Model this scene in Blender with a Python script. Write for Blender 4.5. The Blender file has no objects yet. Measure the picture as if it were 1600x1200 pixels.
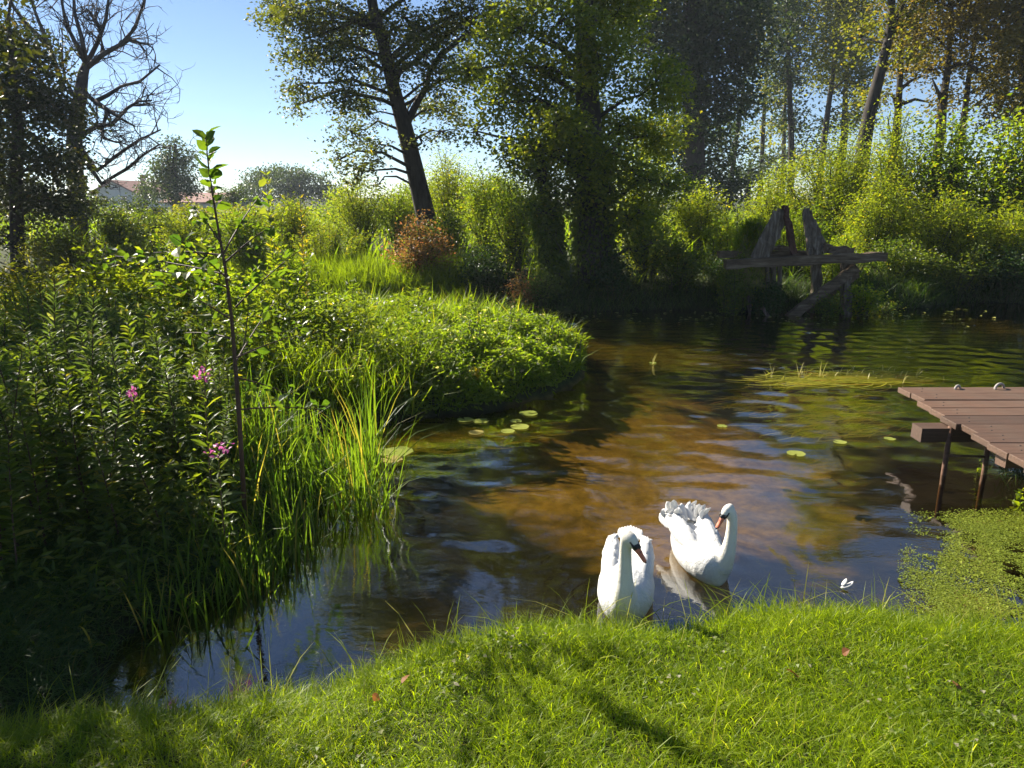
import bpy, bmesh, math
import numpy as np
from mathutils import Vector, Matrix

# ------------------------------------------------------------------ camera, sky, sun, exposure
SC = bpy.context.scene
COL = SC.collection
H, F = 2.2, 1140.0                       # eye height above the water, focal length in photo pixels
PIT = math.atan(290 / F)                 # camera looks down by this angle
cam_d = bpy.data.cameras.new('camera'); cam_d.sensor_width = 36; cam_d.lens = F / 1600 * 36
cam_d.clip_start = .05; cam_d.clip_end = 8000
cam = bpy.data.objects.new('camera', cam_d); COL.objects.link(cam)
cam.location = (0, 0, H); cam.rotation_euler = (math.pi / 2 - PIT, 0, 0)
SC.camera = cam

SUN_AZ, SUN_EL = math.radians(-48), math.radians(35)
wd = bpy.data.worlds.new('World'); SC.world = wd; wd.use_nodes = True
nt = wd.node_tree; sk = nt.nodes.new('ShaderNodeTexSky'); sk.sky_type = 'NISHITA'; sk.sun_disc = False
sk.sun_elevation = SUN_EL; sk.sun_rotation = SUN_AZ; sk.air_density = .72; sk.dust_density = .02; sk.ozone_density = 3.0
nt.links.new(sk.outputs[0], nt.nodes['Background'].inputs[0]); nt.nodes['Background'].inputs[1].default_value = .05
sun_d = bpy.data.lights.new('sun', 'SUN'); sun_d.energy = 5.0; sun_d.angle = math.radians(.53); sun_d.color = (1, .93, .80)
sun = bpy.data.objects.new('sun', sun_d); COL.objects.link(sun)
SV = Vector((math.sin(SUN_AZ) * math.cos(SUN_EL), math.cos(SUN_AZ) * math.cos(SUN_EL), math.sin(SUN_EL)))
sun.rotation_euler = SV.to_track_quat('Z', 'Y').to_euler(); sun.location = SV * 60
SC.view_settings.view_transform = 'Standard'; SC.view_settings.look = 'None'
SC.view_settings.exposure = 1.5; SC.view_settings.gamma = 1.0; SC.view_settings.use_curve_mapping = False
SC.render.engine = 'CYCLES'
cy = SC.cycles
cy.max_bounces = 8; cy.diffuse_bounces = 3; cy.glossy_bounces = 3; cy.transmission_bounces = 6; cy.transparent_max_bounces = 10
cy.use_denoising = True; cy.caustics_reflective = False; cy.caustics_refractive = False; cy.sample_clamp_indirect = 4
cy.use_adaptive_sampling = False

# ------------------------------------------------------------------ pixel to place
def ray(x, y):
    u = (x - 800) / F; v = (600 - y) / F
    return np.array((u, math.cos(PIT) + v * math.sin(PIT), -math.sin(PIT) + v * math.cos(PIT)))
def G(x, y, z=0.0):                      # where the pixel's ray meets height z
    r = ray(x, y); t = (z - H) / r[2]
    return np.array((r[0] * t, r[1] * t, z))
def D(x, y, d):                          # where the pixel's ray meets distance d
    r = ray(x, y); t = d / r[1]
    return np.array((r[0] * t, d, H + r[2] * t))
def RNG(s): return np.random.default_rng(s)
def nrm(a): return a / np.maximum(np.linalg.norm(a, axis=-1, keepdims=True), 1e-9)

# ------------------------------------------------------------------ materials
MATS = {}
def newmat(name):
    m = bpy.data.materials.new(name); m.use_nodes = True; m.node_tree.nodes.clear(); MATS[name] = m
    return m, m.node_tree.nodes, m.node_tree.links
def mixc(N, L, fac, a, b):
    n = N.new('ShaderNodeMix'); n.data_type = 'RGBA'
    for sock, v in ((n.inputs[0], fac), (n.inputs[6], a), (n.inputs[7], b)):
        if hasattr(v, 'is_linked'): L.new(v, sock)
        elif isinstance(v, (int, float)): sock.default_value = v
        else: sock.default_value = (*v, 1)
    return n.outputs[2]
def ramp(N, L, val, stops):
    n = N.new('ShaderNodeValToRGB'); L.new(val, n.inputs[0]); e = n.color_ramp.elements
    while len(e) < len(stops): e.new(.5)
    for k, (p, c) in enumerate(stops):
        e[k].position = p; e[k].color = (*(c if hasattr(c, '__len__') else (c, c, c)), 1)
    return n.outputs[0]
def noise(N, L, scale, detail=4, rough=.55, vec=None, stretch=None, dist=0):
    n = N.new('ShaderNodeTexNoise'); n.inputs['Scale'].default_value = scale; n.inputs['Detail'].default_value = detail
    n.inputs['Roughness'].default_value = rough; n.inputs['Distortion'].default_value = dist
    if vec is None: vec = N.new('ShaderNodeTexCoord').outputs['Object']
    if stretch:
        mp = N.new('ShaderNodeMapping'); mp.inputs['Scale'].default_value = stretch; L.new(vec, mp.inputs[0]); vec = mp.outputs[0]
    L.new(vec, n.inputs[0])
    return n.outputs[0]
def leafmat(name, a, b, c=None, trans=.5, tcol=None, rough=.45, spec=.28):
    """a leaf: reflecting face with a sheen, light shining through; 'tint' varies leaf by leaf from a to b (and c for the odd one)"""
    m, N, L = newmat(name)
    at = N.new('ShaderNodeAttribute'); at.attribute_name = 'tint'
    st = [(0, a), (.85, b)] + ([(.93, c), (1, c)] if c else [(1, b)])
    col = ramp(N, L, at.outputs['Fac'], st)
    p = N.new('ShaderNodeBsdfPrincipled'); L.new(col, p.inputs['Base Color']); p.inputs['Roughness'].default_value = rough
    p.inputs['Specular IOR Level'].default_value = spec
    t = N.new('ShaderNodeBsdfTranslucent')
    g = N.new('ShaderNodeMix'); g.data_type = 'RGBA'; g.blend_type = 'MULTIPLY'; g.inputs[0].default_value = 1
    L.new(col, g.inputs[6]); g.inputs[7].default_value = (*(tcol or (2.3, 2.1, .6)), 1)
    L.new(g.outputs[2], t.inputs[0])
    mx = N.new('ShaderNodeMixShader'); mx.inputs[0].default_value = trans
    L.new(p.outputs[0], mx.inputs[1]); L.new(t.outputs[0], mx.inputs[2])
    o = N.new('ShaderNodeOutputMaterial'); L.new(mx.outputs[0], o.inputs[0])
    return m
def solid(name, stops, scale=6, rough=.8, bump=.3, stretch=None, detail=6, spec=.3, bscale=None):
    m, N, L = newmat(name)
    nz = noise(N, L, scale, detail, .62, stretch=stretch)
    p = N.new('ShaderNodeBsdfPrincipled'); L.new(ramp(N, L, nz, stops), p.inputs['Base Color'])
    p.inputs['Roughness'].default_value = rough; p.inputs['Specular IOR Level'].default_value = spec
    if bump:
        b = N.new('ShaderNodeBump'); b.inputs['Strength'].default_value = bump; b.inputs['Distance'].default_value = .02
        L.new(noise(N, L, bscale or scale * 2.5, 6, .65, stretch=stretch), b.inputs['Height']); L.new(b.outputs[0], p.inputs['Normal'])
    o = N.new('ShaderNodeOutputMaterial'); L.new(p.outputs[0], o.inputs[0])
    return m

leafmat('leaf_alder', (.042, .060, .014), (.10, .118, .022), (.22, .19, .03), .48, None, .38, .55)
leafmat('leaf_ivytree', (.075, .115, .016), (.19, .225, .026), (.34, .31, .05), .62, None, .38, .6)
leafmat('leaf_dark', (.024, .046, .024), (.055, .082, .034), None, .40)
leafmat('leaf_olive', (.080, .10, .018), (.16, .17, .026), (.24, .18, .035), .58)
leafmat('leaf_brown', (.085, .078, .018), (.17, .14, .03), (.22, .14, .03), .5)
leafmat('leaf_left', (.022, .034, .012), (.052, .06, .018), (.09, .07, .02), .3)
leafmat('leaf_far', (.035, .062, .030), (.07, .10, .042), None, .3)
leafmat('leaf_yellow', (.105, .155, .013), (.205, .25, .020), (.32, .28, .03), .60)
leafmat('leaf_fresh', (.085, .145, .012), (.18, .235, .018), (.28, .25, .03), .60)
leafmat('leaf_mid', (.055, .10, .014), (.13, .17, .022), (.22, .20, .03), .55, None, .40, .5)
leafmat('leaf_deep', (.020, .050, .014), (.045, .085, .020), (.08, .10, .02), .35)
leafmat('leaf_red', (.13, .13, .03), (.30, .175, .075), (.34, .16, .10), .45, (1.8, 1.3, .7))
leafmat('leaf_grey', (.07, .11, .028), (.15, .185, .05), (.26, .24, .10), .5, (1.7, 1.8, .7), .5)
leafmat('leaf_mint', (.095, .155, .014), (.20, .25, .028), (.40, .36, .27), .60, (1.9, 1.9, .5))
leafmat('leaf_gold', (.26, .24, .02), (.36, .28, .03), None, .45)
leafmat('leaf_sapling', (.035, .080, .012), (.085, .14, .018), (.12, .15, .03), .55, None, .48, .35)
leafmat('grass_lawn', (.10, .165, .006), (.255, .315, .012), (.40, .38, .09), .60, (2.0, 2.0, .5), .45)
leafmat('grass_tall', (.080, .140, .008), (.20, .26, .014), (.32, .29, .05), .60, (2.0, 2.0, .5))
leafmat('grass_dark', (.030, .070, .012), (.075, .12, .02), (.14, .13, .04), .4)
leafmat('reed', (.045, .105, .014), (.12, .19, .02), (.24, .22, .06), .60)
leafmat('petal', (.50, .10, .32), (.62, .20, .42), None, .4, (1.2, 1.0, 1.1))
leafmat('duckweed', (.11, .15, .012), (.20, .235, .018), (.14, .10, .02), .15, (1.3, 1.3, .5), .5)
leafmat('lily', (.20, .24, .04), (.32, .34, .07), (.34, .28, .08), .25, (1.2, 1.2, .6), .35)
leafmat('weed', (.16, .17, .012), (.34, .30, .02), (.30, .18, .02), .3, (1.3, 1.3, .5), .4)
leafmat('straw', (.42, .36, .12), (.60, .54, .24), None, .3, (1.2, 1.2, .7), .5)
leafmat('dead_leaf', (.20, .08, .03), (.34, .17, .07), None, .3, (1.4, 1.1, .6), .6)
leafmat('feather', (.70, .695, .68), (.75, .745, .735), None, .25, (1, 1, 1), .6, .2)
solid('bark', [(.3, (.022, .018, .015)), (.7, (.075, .06, .05))], 9, .9, .8, (1, 1, .25))
solid('bark_pale', [(.3, (.05, .042, .036)), (.7, (.13, .11, .095))], 8, .9, .7, (1, 1, .25))
solid('bark_dead', [(.3, (.035, .030, .032)), (.7, (.085, .075, .075))], 8, .9, .6, (1, 1, .3))
solid('stem', [(.3, (.05, .06, .02)), (.7, (.10, .10, .035))], 12, .7, 0)
solid('stem_red', [(.3, (.06, .03, .02)), (.7, (.11, .06, .035))], 14, .6, .2)
solid('old_wood', [(.25, (.04, .026, .016)), (.5, (.16, .11, .068)), (.75, (.32, .24, .16))], 7, .9, .9, (.35, 3, 3))
solid('old_wood_up', [(.25, (.04, .030, .022)), (.5, (.17, .13, .095)), (.75, (.36, .30, .23))], 7, .9, .9, (3, 3, .35))
solid('rust_wood', [(.3, (.06, .028, .02)), (.7, (.13, .065, .045))], 7, .9, .6, (3, 3, .4))
solid('rust', [(.3, (.09, .045, .028)), (.7, (.20, .11, .07))], 20, .7, .3)
solid('rope', [(.3, (.25, .22, .20)), (.7, (.40, .36, .33))], 30, .6, .3)
solid('swan_white', [(.3, (.64, .63, .60)), (.7, (.71, .705, .69))], 14, .7, .5, None, 4, .2, 45)
solid('swan_neck', [(.3, (.68, .63, .53)), (.7, (.74, .71, .64))], 10, .7, .25, None, 4, .2, 70)
solid('bill_orange', [(.3, (.58, .16, .085)), (.7, (.68, .22, .12))], 25, .4, .1)
solid('bill_black', [(.3, (.012, .012, .013)), (.7, (.022, .02, .02))], 25, .4, 0, spec=.5)
solid('house_white', [(.3, (.62, .61, .58)), (.7, (.72, .71, .68))], 2, .9, .1)
solid('roof_red', [(.3, (.17, .065, .05)), (.7, (.27, .115, .085))], 5, .85, .4)
solid('glass_dark', [(.3, (.02, .025, .03)), (.7, (.03, .035, .04))], 2, .1, 0, spec=.6)
solid('litter_moss', [(.3, (.07, .075, .02)), (.5, (.17, .16, .045)), (.7, (.28, .22, .10))], 9, .95, .9)

def deck_mat():
    m, N, L = newmat('deck_wood')
    oi = N.new('ShaderNodeObjectInfo')
    g = noise(N, L, 5, 8, .7, stretch=(.8, 14, 14))
    blot = noise(N, L, 3.5, 3, .5)
    c = ramp(N, L, g, [(.3, (.050, .025, .014)), (.55, (.110, .058, .034)), (.75, (.170, .098, .062))])
    c = mixc(N, L, ramp(N, L, blot, [(.4, 0.0), (.75, .55)]), c, (.105, .072, .048))
    h = N.new('ShaderNodeHueSaturation'); L.new(c, h.inputs['Color'])
    mp = N.new('ShaderNodeMapRange'); L.new(oi.outputs['Random'], mp.inputs[0]); mp.inputs[3].default_value = .72; mp.inputs[4].default_value = 1.25
    L.new(mp.outputs[0], h.inputs['Value'])
    p = N.new('ShaderNodeBsdfPrincipled'); L.new(h.outputs[0], p.inputs['Base Color']); p.inputs['Roughness'].default_value = .62
    b = N.new('ShaderNodeBump'); b.inputs['Strength'].default_value = .5; b.inputs['Distance'].default_value = .01
    L.new(g, b.inputs['Height']); L.new(b.outputs[0], p.inputs['Normal'])
    o = N.new('ShaderNodeOutputMaterial'); L.new(p.outputs[0], o.inputs[0])
deck_mat()

def ground_mat():
    """soil under the plants; sand, silt and drowned weed on the river bed"""
    m, N, L = newmat('ground')
    geo = N.new('ShaderNodeNewGeometry'); sx = N.new('ShaderNodeSeparateXYZ'); L.new(geo.outputs['Position'], sx.inputs[0])
    pos = geo.outputs['Position']
    n1 = noise(N, L, 1.1, 6, .6, vec=pos, dist=.6)
    n2 = noise(N, L, 9, 7, .65, vec=pos)
    land = ramp(N, L, n2, [(.3, (.022, .022, .010)), (.55, (.045, .055, .016)), (.75, (.075, .085, .025))])
    sand = ramp(N, L, n2, [(.25, (.10, .066, .014)), (.5, (.26, .175, .038)), (.75, (.42, .29, .075))])
    silt = ramp(N, L, n2, [(.3, (.006, .006, .004)), (.7, (.016, .015, .009))])
    algae = ramp(N, L, n2, [(.3, (.05, .045, .008)), (.7, (.13, .11, .014))])
    n3 = noise(N, L, .55, 4, .5, vec=pos)
    vm = N.new('ShaderNodeVectorMath'); vm.operation = 'SUBTRACT'; L.new(pos, vm.inputs[0]); vm.inputs[1].default_value = (1.35, 7.1, -.4)
    vs = N.new('ShaderNodeVectorMath'); vs.operation = 'MULTIPLY'; L.new(vm.outputs[0], vs.inputs[0]); vs.inputs[1].default_value = (.52, .34, 0)
    ln_ = N.new('ShaderNodeVectorMath'); ln_.operation = 'LENGTH'; L.new(vs.outputs[0], ln_.inputs[0])
    bar = N.new('ShaderNodeMapRange'); L.new(ln_.outputs['Value'], bar.inputs[0]); bar.inputs[1].default_value = .35; bar.inputs[2].default_value = 1.15; bar.inputs[3].default_value = .30; bar.inputs[4].default_value = -.16
    ad = N.new('ShaderNodeMath'); ad.operation = 'ADD'; L.new(n1, ad.inputs[0]); L.new(bar.outputs[0], ad.inputs[1])
    bed = mixc(N, L, ramp(N, L, ad.outputs[0], [(.46, 0.0), (.72, 1.0)]), silt, sand)
    bed = mixc(N, L, ramp(N, L, n3, [(.54, 0.0), (.66, .7)]), bed, algae)
    zr = N.new('ShaderNodeMapRange'); L.new(sx.outputs[2], zr.inputs[0]); zr.inputs[1].default_value = -.03; zr.inputs[2].default_value = .05
    c = mixc(N, L, zr.outputs[0], bed, land)
    p = N.new('ShaderNodeBsdfPrincipled'); L.new(c, p.inputs['Base Color']); p.inputs['Roughness'].default_value = .95
    p.inputs['Specular IOR Level'].default_value = .1
    b = N.new('ShaderNodeBump'); b.inputs['Strength'].default_value = .6; b.inputs['Distance'].default_value = .03
    L.new(n2, b.inputs['Height']); L.new(b.outputs[0], p.inputs['Normal'])
    o = N.new('ShaderNodeOutputMaterial'); L.new(p.outputs[0], o.inputs[0])
ground_mat()

def water_mat():
    """clear brown river water: Fresnel reflection over a tinted see-through body"""
    m, N, L = newmat('water')
    geo = N.new('ShaderNodeNewGeometry'); pos = geo.outputs['Position']
    b = N.new('ShaderNodeBump'); b.inputs['Strength'].default_value = .09; b.inputs['Distance'].default_value = .012
    L.new(noise(N, L, 13, 4, .55, vec=pos, stretch=(.6, 1.3, 1), dist=.4), b.inputs['Height'])
    def mth(op, a, b_=None):
        n = N.new('ShaderNodeMath'); n.operation = op
        for k, v in enumerate((a, b_)):
            if v is None: continue
            if hasattr(v, 'is_linked'): L.new(v, n.inputs[k])
            else: n.inputs[k].default_value = v
        return n.outputs[0]
    dt = N.new('ShaderNodeVectorMath'); dt.operation = 'DOT_PRODUCT'; L.new(b.outputs[0], dt.inputs[0]); L.new(geo.outputs['Incoming'], dt.inputs[1])
    sch = mth('POWER', mth('SUBTRACT', 1.0, mth('MINIMUM', mth('ABSOLUTE', dt.outputs['Value']), 1.0)), 3.0)   # Schlick, the same from both sides
    fac = mth('ADD', mth('MULTIPLY', sch, .82), .17)
    gl = N.new('ShaderNodeBsdfGlossy'); gl.inputs['Roughness'].default_value = .015; L.new(b.outputs[0], gl.inputs['Normal'])
    tr = N.new('ShaderNodeBsdfTransparent'); tr.inputs[0].default_value = (.78, .69, .44, 1)
    mx = N.new('ShaderNodeMixShader'); L.new(fac, mx.inputs[0]); L.new(tr.outputs[0], mx.inputs[1]); L.new(gl.outputs[0], mx.inputs[2])
    o = N.new('ShaderNodeOutputMaterial'); L.new(mx.outputs[0], o.inputs[0])
water_mat()

# ------------------------------------------------------------------ mesh building
class MB:
    """collects shapes (numpy) and links them as one mesh object"""
    def __init__(s): s.V = []; s.F = []; s.T = []; s.n = 0
    def add(s, V, F, tint=.5):
        V = np.asarray(V, float).reshape(-1, 3); s.V.append(V)
        for f in (F if isinstance(F, list) else [F]): s.F.append(np.asarray(f, np.int64) + s.n)
        s.T.append(np.full(len(V), tint) if np.isscalar(tint) else np.asarray(tint, float)); s.n += len(V)
    def tube(s, pts, rad, n=7, cap=True):
        pts = np.asarray(pts, float); k = len(pts); rad = np.atleast_1d(np.asarray(rad, float)); rad = np.interp(np.linspace(0, 1, k), np.linspace(0, 1, len(rad)), rad)
        tg = nrm(np.gradient(pts, axis=0)); ref = np.array((0, 0, 1.)) if abs(tg[:, 2]).mean() < .8 else np.array((0, 1., 0))
        a = nrm(np.cross(tg, ref)); b = np.cross(tg, a); th = np.arange(n) * 2 * math.pi / n
        V = pts[:, None] + rad[:, None, None] * (np.cos(th)[None, :, None] * a[:, None] + np.sin(th)[None, :, None] * b[:, None])
        i = np.arange(k - 1)[:, None] * n; j = np.arange(n)[None]; j2 = (j + 1) % n
        Q = np.stack([i + j, i + j2, i + n + j2, i + n + j], -1).reshape(-1, 4)
        Fs = [Q]
        if cap: Fs += [np.arange(n)[None, ::-1], (np.arange(n) + (k - 1) * n)[None]]
        s.add(V.reshape(-1, 3), Fs)
    def ellipsoid(s, c, r, nu=12, nv=8, rot=None):
        u = np.arange(nu) * 2 * math.pi / nu; v = np.linspace(-math.pi / 2, math.pi / 2, nv + 1)[1:-1]
        R = np.stack([np.outer(np.cos(v), np.cos(u)), np.outer(np.cos(v), np.sin(u)), np.outer(np.sin(v), np.ones(nu))], -1).reshape(-1, 3)
        R = np.vstack([R, [[0, 0, -1], [0, 0, 1]]]) * np.asarray(r)
        if rot is not None: R = R @ np.asarray(rot).T
        k = nv - 1; i = np.arange(k - 1)[:, None] * nu; j = np.arange(nu)[None]; j2 = (j + 1) % nu
        Q = np.stack([i + j, i + j2, i + nu + j2, i + nu + j], -1).reshape(-1, 4); j = j[0]; j2 = j2[0]
        s.add(R + np.asarray(c), [Q, np.stack([j2, j, np.full(nu, k * nu)], -1), np.stack([(k - 1) * nu + j, (k - 1) * nu + j2, np.full(nu, k * nu + 1)], -1)])
    def box(s, c, sz, rot=None, jit=0, rng=None, seg=1):
        """a beam along its local x; seg > 1 with jit gives worn, uneven edges"""
        xs = np.linspace(-.5, .5, seg + 1); V = []
        for x in xs: V += [(x, -.5, -.5), (x, .5, -.5), (x, .5, .5), (x, -.5, .5)]
        V = np.array(V) * np.asarray(sz)
        if jit: V = V + rng.normal(0, jit, V.shape)
        if rot is not None: V = V @ np.asarray(rot).T
        Q = [(4 * i + a, 4 * i + 4 + a, 4 * i + 4 + (a + 1) % 4, 4 * i + (a + 1) % 4) for i in range(seg) for a in range(4)]
        Q += [(0, 1, 2, 3), (4 * seg + 3, 4 * seg + 2, 4 * seg + 1, 4 * seg)]
        s.add(V + np.asarray(c), np.array(Q)[:, ::-1])
    def mesh(s, name, mat, smooth=False):
        me = bpy.data.meshes.new(name)
        V = np.concatenate(s.V).astype(np.float32); me.vertices.add(len(V)); me.vertices.foreach_set('co', V.ravel())
        lt = np.concatenate([np.full(len(f), f.shape[1]) for f in s.F]); lv = np.concatenate([f.ravel() for f in s.F])
        me.loops.add(len(lv)); me.loops.foreach_set('vertex_index', lv.astype(np.int32))
        me.polygons.add(len(lt)); me.polygons.foreach_set('loop_start', np.concatenate([[0], np.cumsum(lt)[:-1]]).astype(np.int32))
        me.polygons.foreach_set('loop_total', lt.astype(np.int32))
        me.polygons.foreach_set('use_smooth', np.full(len(lt), bool(smooth)))
        me.update(calc_edges=True)
        at = me.attributes.new('tint', 'FLOAT', 'POINT'); at.data.foreach_set('value', np.concatenate(s.T).astype(np.float32))
        me.materials.append(MATS[mat])
        return me
    def obj(s, name, mat, parent=None, smooth=False, loc=(0, 0, 0)):
        o = bpy.data.objects.new(name, s.mesh(name, mat, smooth)); COL.objects.link(o); o.location = loc
        if parent is not None: o.parent = parent
        return o

def tag(o, label, cat, group=None, kind=None):
    o['label'] = label; o['category'] = cat
    if group: o['group'] = group
    if kind: o['kind'] = kind
    return o
def thing(name, label, cat, loc=(0, 0, 0), group=None, rz=0):
    o = bpy.data.objects.new(name, None); COL.objects.link(o); o.location = loc; o.rotation_euler = (0, 0, rz); o.empty_display_size = .1
    return tag(o, label, cat, group)
def copy_tree(o, parent=None):
    c = o.copy(); COL.objects.link(c); c.parent = parent
    for ch in list(o.children): copy_tree(ch, c)
    return c

# leaves and blades, many at once
def leaves(mb, rng, P, ln, wd, tint, droop=.35, up=.7, dirs=None, broad=False):
    n = len(P)
    if n == 0: return
    if dirs is None:
        a = rng.uniform(0, 2 * math.pi, n); dirs = np.stack([np.cos(a), np.sin(a), rng.normal(-droop, .45, n)], -1)
    d = nrm(dirs); nn = rng.normal(0, .75, (n, 3)); nn[:, 2] += up
    sd = nrm(np.cross(d, nn)); nn = np.cross(sd, d)
    ln = np.broadcast_to(ln, (n,))[:, None] * rng.uniform(.7, 1.2, (n, 1)); w = np.broadcast_to(wd, (n,))[:, None] * rng.uniform(.75, 1.2, (n, 1)) * .5
    ti = np.clip(tint, 0, 1)
    if not broad:
        fold = w * .35
        V = np.stack([P, P + d * ln * .45 + sd * w + nn * fold, P + d * ln - nn * fold * .6, P + d * ln * .45 - sd * w + nn * fold], 1)
        i = np.arange(n)[:, None] * 4
        mb.add(V.reshape(-1, 3), np.concatenate([i + (0, 1, 2), i + (0, 2, 3)]), np.repeat(ti, 4))
    else:                                  # an ovate leaf folded along its midrib and curved
        fold = w * .3; cv = ln * .12
        V = np.stack([P, P + d * ln * .5 - nn * cv * 0, P + d * ln - nn * cv,
                      P + d * ln * .22 + sd * w * .72 + nn * fold * .7, P + d * ln * .5 + sd * w + nn * fold, P + d * ln * .8 + sd * w * .62 + nn * (fold * .5 - cv * .4),
                      P + d * ln * .22 - sd * w * .72 + nn * fold * .7, P + d * ln * .5 - sd * w + nn * fold, P + d * ln * .8 - sd * w * .62 + nn * (fold * .5 - cv * .4)], 1)
        i = np.arange(n)[:, None] * 9
        mb.add(V.reshape(-1, 3), [np.concatenate([i + (0, 3, 1), i + (1, 3, 4), i + (1, 5, 2), i + (0, 1, 6), i + (1, 7, 6), i + (1, 2, 8), i + (1, 4, 5), i + (1, 8, 7)])], np.repeat(ti, 9))
def blades(mb, rng, P, h, w, bend, tint, az=None, lean=.15, low=False):
    """grass: strips that rise from P, bend over and end in a point"""
    n = len(P)
    if n == 0: return
    az = rng.uniform(0, 2 * math.pi, n) if az is None else az
    h = np.broadcast_to(h, (n,)); w = np.broadcast_to(w, (n,)); bend = np.broadcast_to(bend, (n,))
    d = np.stack([np.cos(az), np.sin(az), np.zeros(n)], -1); tw = az + math.pi / 2 + rng.normal(0, .7, n)
    sd = np.stack([np.cos(tw), np.sin(tw), np.zeros(n)], -1); ln = rng.normal(lean, lean * .6, n)
    V = []
    for t, ww in (((0, .9), (.55, .9), (1., 0)) if low else ((0, .8), (.38, 1.), (.72, .7), (1., 0))):
        c = P + d * (h * (ln * t + bend * t * t))[:, None]; c = c + np.array((0, 0, 1.)) * (h * (t - .55 * np.minimum(bend, 1.3) * t ** 2.4))[:, None]
        if ww: V += [c - sd * (w * ww / 2)[:, None], c + sd * (w * ww / 2)[:, None]]
        else: V += [c]
    if low:
        i = np.arange(n)[:, None] * 5
        return mb.add(np.stack(V, 1).reshape(-1, 3), [i + (0, 1, 3, 2), i + (2, 3, 4)], np.repeat(np.clip(tint, 0, 1), 5))
    i = np.arange(n)[:, None] * 7
    mb.add(np.stack(V, 1).reshape(-1, 3), [np.concatenate([i + (0, 1, 3, 2), i + (2, 3, 5, 4)]), i + (4, 5, 6)], np.repeat(np.clip(tint, 0, 1), 7))

# ------------------------------------------------------------------ the lie of the land
def poly(px, z=0.0): return [tuple(G(x, y, z)[:2]) for x, y in px]
LAWN = poly([(-250, 1150), (60, 1150), (235, 1124), (300, 1118), (400, 1100), (500, 1080), (575, 1045), (640, 1018), (720, 1000), (830, 996), (960, 996),
             (1050, 996), (1130, 980), (1240, 958), (1330, 966), (1420, 980), (1500, 992), (1600, 996)], .06) + \
    [(3.3, 3.6), (4.3, 4.2), (4.75, 5.2), (6, 6.1), (9, 6.6), (40, 7), (40, -40), (-40, -40), (-40, 1)]
LEFT = poly([(150, 1150), (165, 1060), (200, 1005), (265, 960), (345, 930), (400, 895), (440, 855), (485, 800), (515, 750), (520, 705), (470, 680), (540, 660),
             (640, 655), (760, 643), (860, 620), (908, 592), (914, 565)]) + [(.95, 10.2), (.7, 11.2), (-.2, 11.9), (-2, 12.2), (-4, 12.6), (-7, 14.2), (-12, 16), (-40, 18), (-40, -2)]
FAR = poly([(-500, 440), (0, 452), (200, 462), (300, 466), (480, 478), (560, 482), (640, 481), (700, 479), (760, 474), (800, 484), (870, 489), (940, 487), (1100, 484), (1180, 488),
            (1300, 487), (1420, 483), (1500, 472), (1600, 474), (1800, 480), (2300, 470)]) + [(60, 15), (4000, 200), (4000, 5000), (-4000, 5000), (-4000, 200), (-60, 20)]
def sdf(poly_, X, Y):
    P = np.array(poly_); Q = np.roll(P, -1, 0); best = np.full(X.shape, 1e9); inside = np.zeros(X.shape, bool)
    for (ax, ay), (bx, by) in zip(P, Q):
        dx, dy = bx - ax, by - ay; t = np.clip(((X - ax) * dx + (Y - ay) * dy) / (dx * dx + dy * dy), 0, 1)
        best = np.minimum(best, np.hypot(X - ax - t * dx, Y - ay - t * dy))
        c = ((ay > Y) != (by > Y)) & (X < dx * (Y - ay) / (dy if dy else 1e-9) + ax); inside ^= c
    return np.where(inside, best, -best)
def wob(X, Y):
    return .5 * np.sin(1.9 * X + 1.1 * Y) * np.sin(1.3 * Y - .7 * X) + .3 * np.sin(4.1 * X - 2.3 * Y + 1) + .2 * np.sin(6.3 * Y + 5.1 * X)
def height(X, Y):
    X = np.asarray(X, float); Y = np.asarray(Y, float); w = wob(X, Y)
    a, b, c = sdf(LAWN, X, Y) + .05 * w + .025 * np.sin(9 * X + 5 * np.sin(3 * Y)), sdf(LEFT, X, Y) + .06 * w, sdf(FAR, X, Y) + .1 * w
    s = np.maximum(np.maximum(a, b), c)
    bed = -.03 - .5 * (1 - np.exp(np.minimum(s, 0) / 1.1)) + .03 * w * np.clip(-s, 0, 1)
    za = np.where(a > 0, .16 * (1 - np.exp(-a / .10)) + .11 * np.clip(a, 0, 3) + .012 * w, -9)
    zb = np.where(b > 0, .20 * (1 - np.exp(-b / .25)) + .02 * np.clip(b, 0, 8) + .02 * w, -9)
    zc = np.where(c > 0, .30 * (1 - np.exp(-c / .3)) + .55 * (1 - np.exp(-c / 3.)) + .03 * w, -9)
    land = np.maximum(np.maximum(za, zb), zc)
    return np.where(s > 0, np.maximum(land, -.03), bed)
def hz(x, y): return float(height(np.array([x]), np.array([y]))[0])

def grid(xs, ys, Z):
    nx, ny = len(xs), len(ys); X, Y = np.meshgrid(xs, ys); V = np.stack([X, Y, Z], -1).reshape(-1, 3)
    i = (np.arange(ny - 1)[:, None] * nx + np.arange(nx - 1)[None]).reshape(-1, 1)
    return V, i + np.array((0, 1, nx + 1, nx))
def axis(lo, hi, step, ext, g=1.22):
    c = list(np.arange(lo, hi + 1e-6, step)); s = step
    while c[-1] < ext: s *= g; c.append(c[-1] + s)
    s = step
    while c[0] > -ext: s *= g; c.insert(0, c[0] - s)
    return np.array(c)
xs, ys = axis(-6, 9, .115, 3500), axis(.5, 18, .115, 3500)
X, Y = np.meshgrid(xs, ys)
mb = MB(); mb.add(*grid(xs, ys, height(X, Y)))
tag(mb.obj('ground', 'ground', smooth=True), 'dark soil banks and sandy brown river bed', 'ground', kind='structure')

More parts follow.
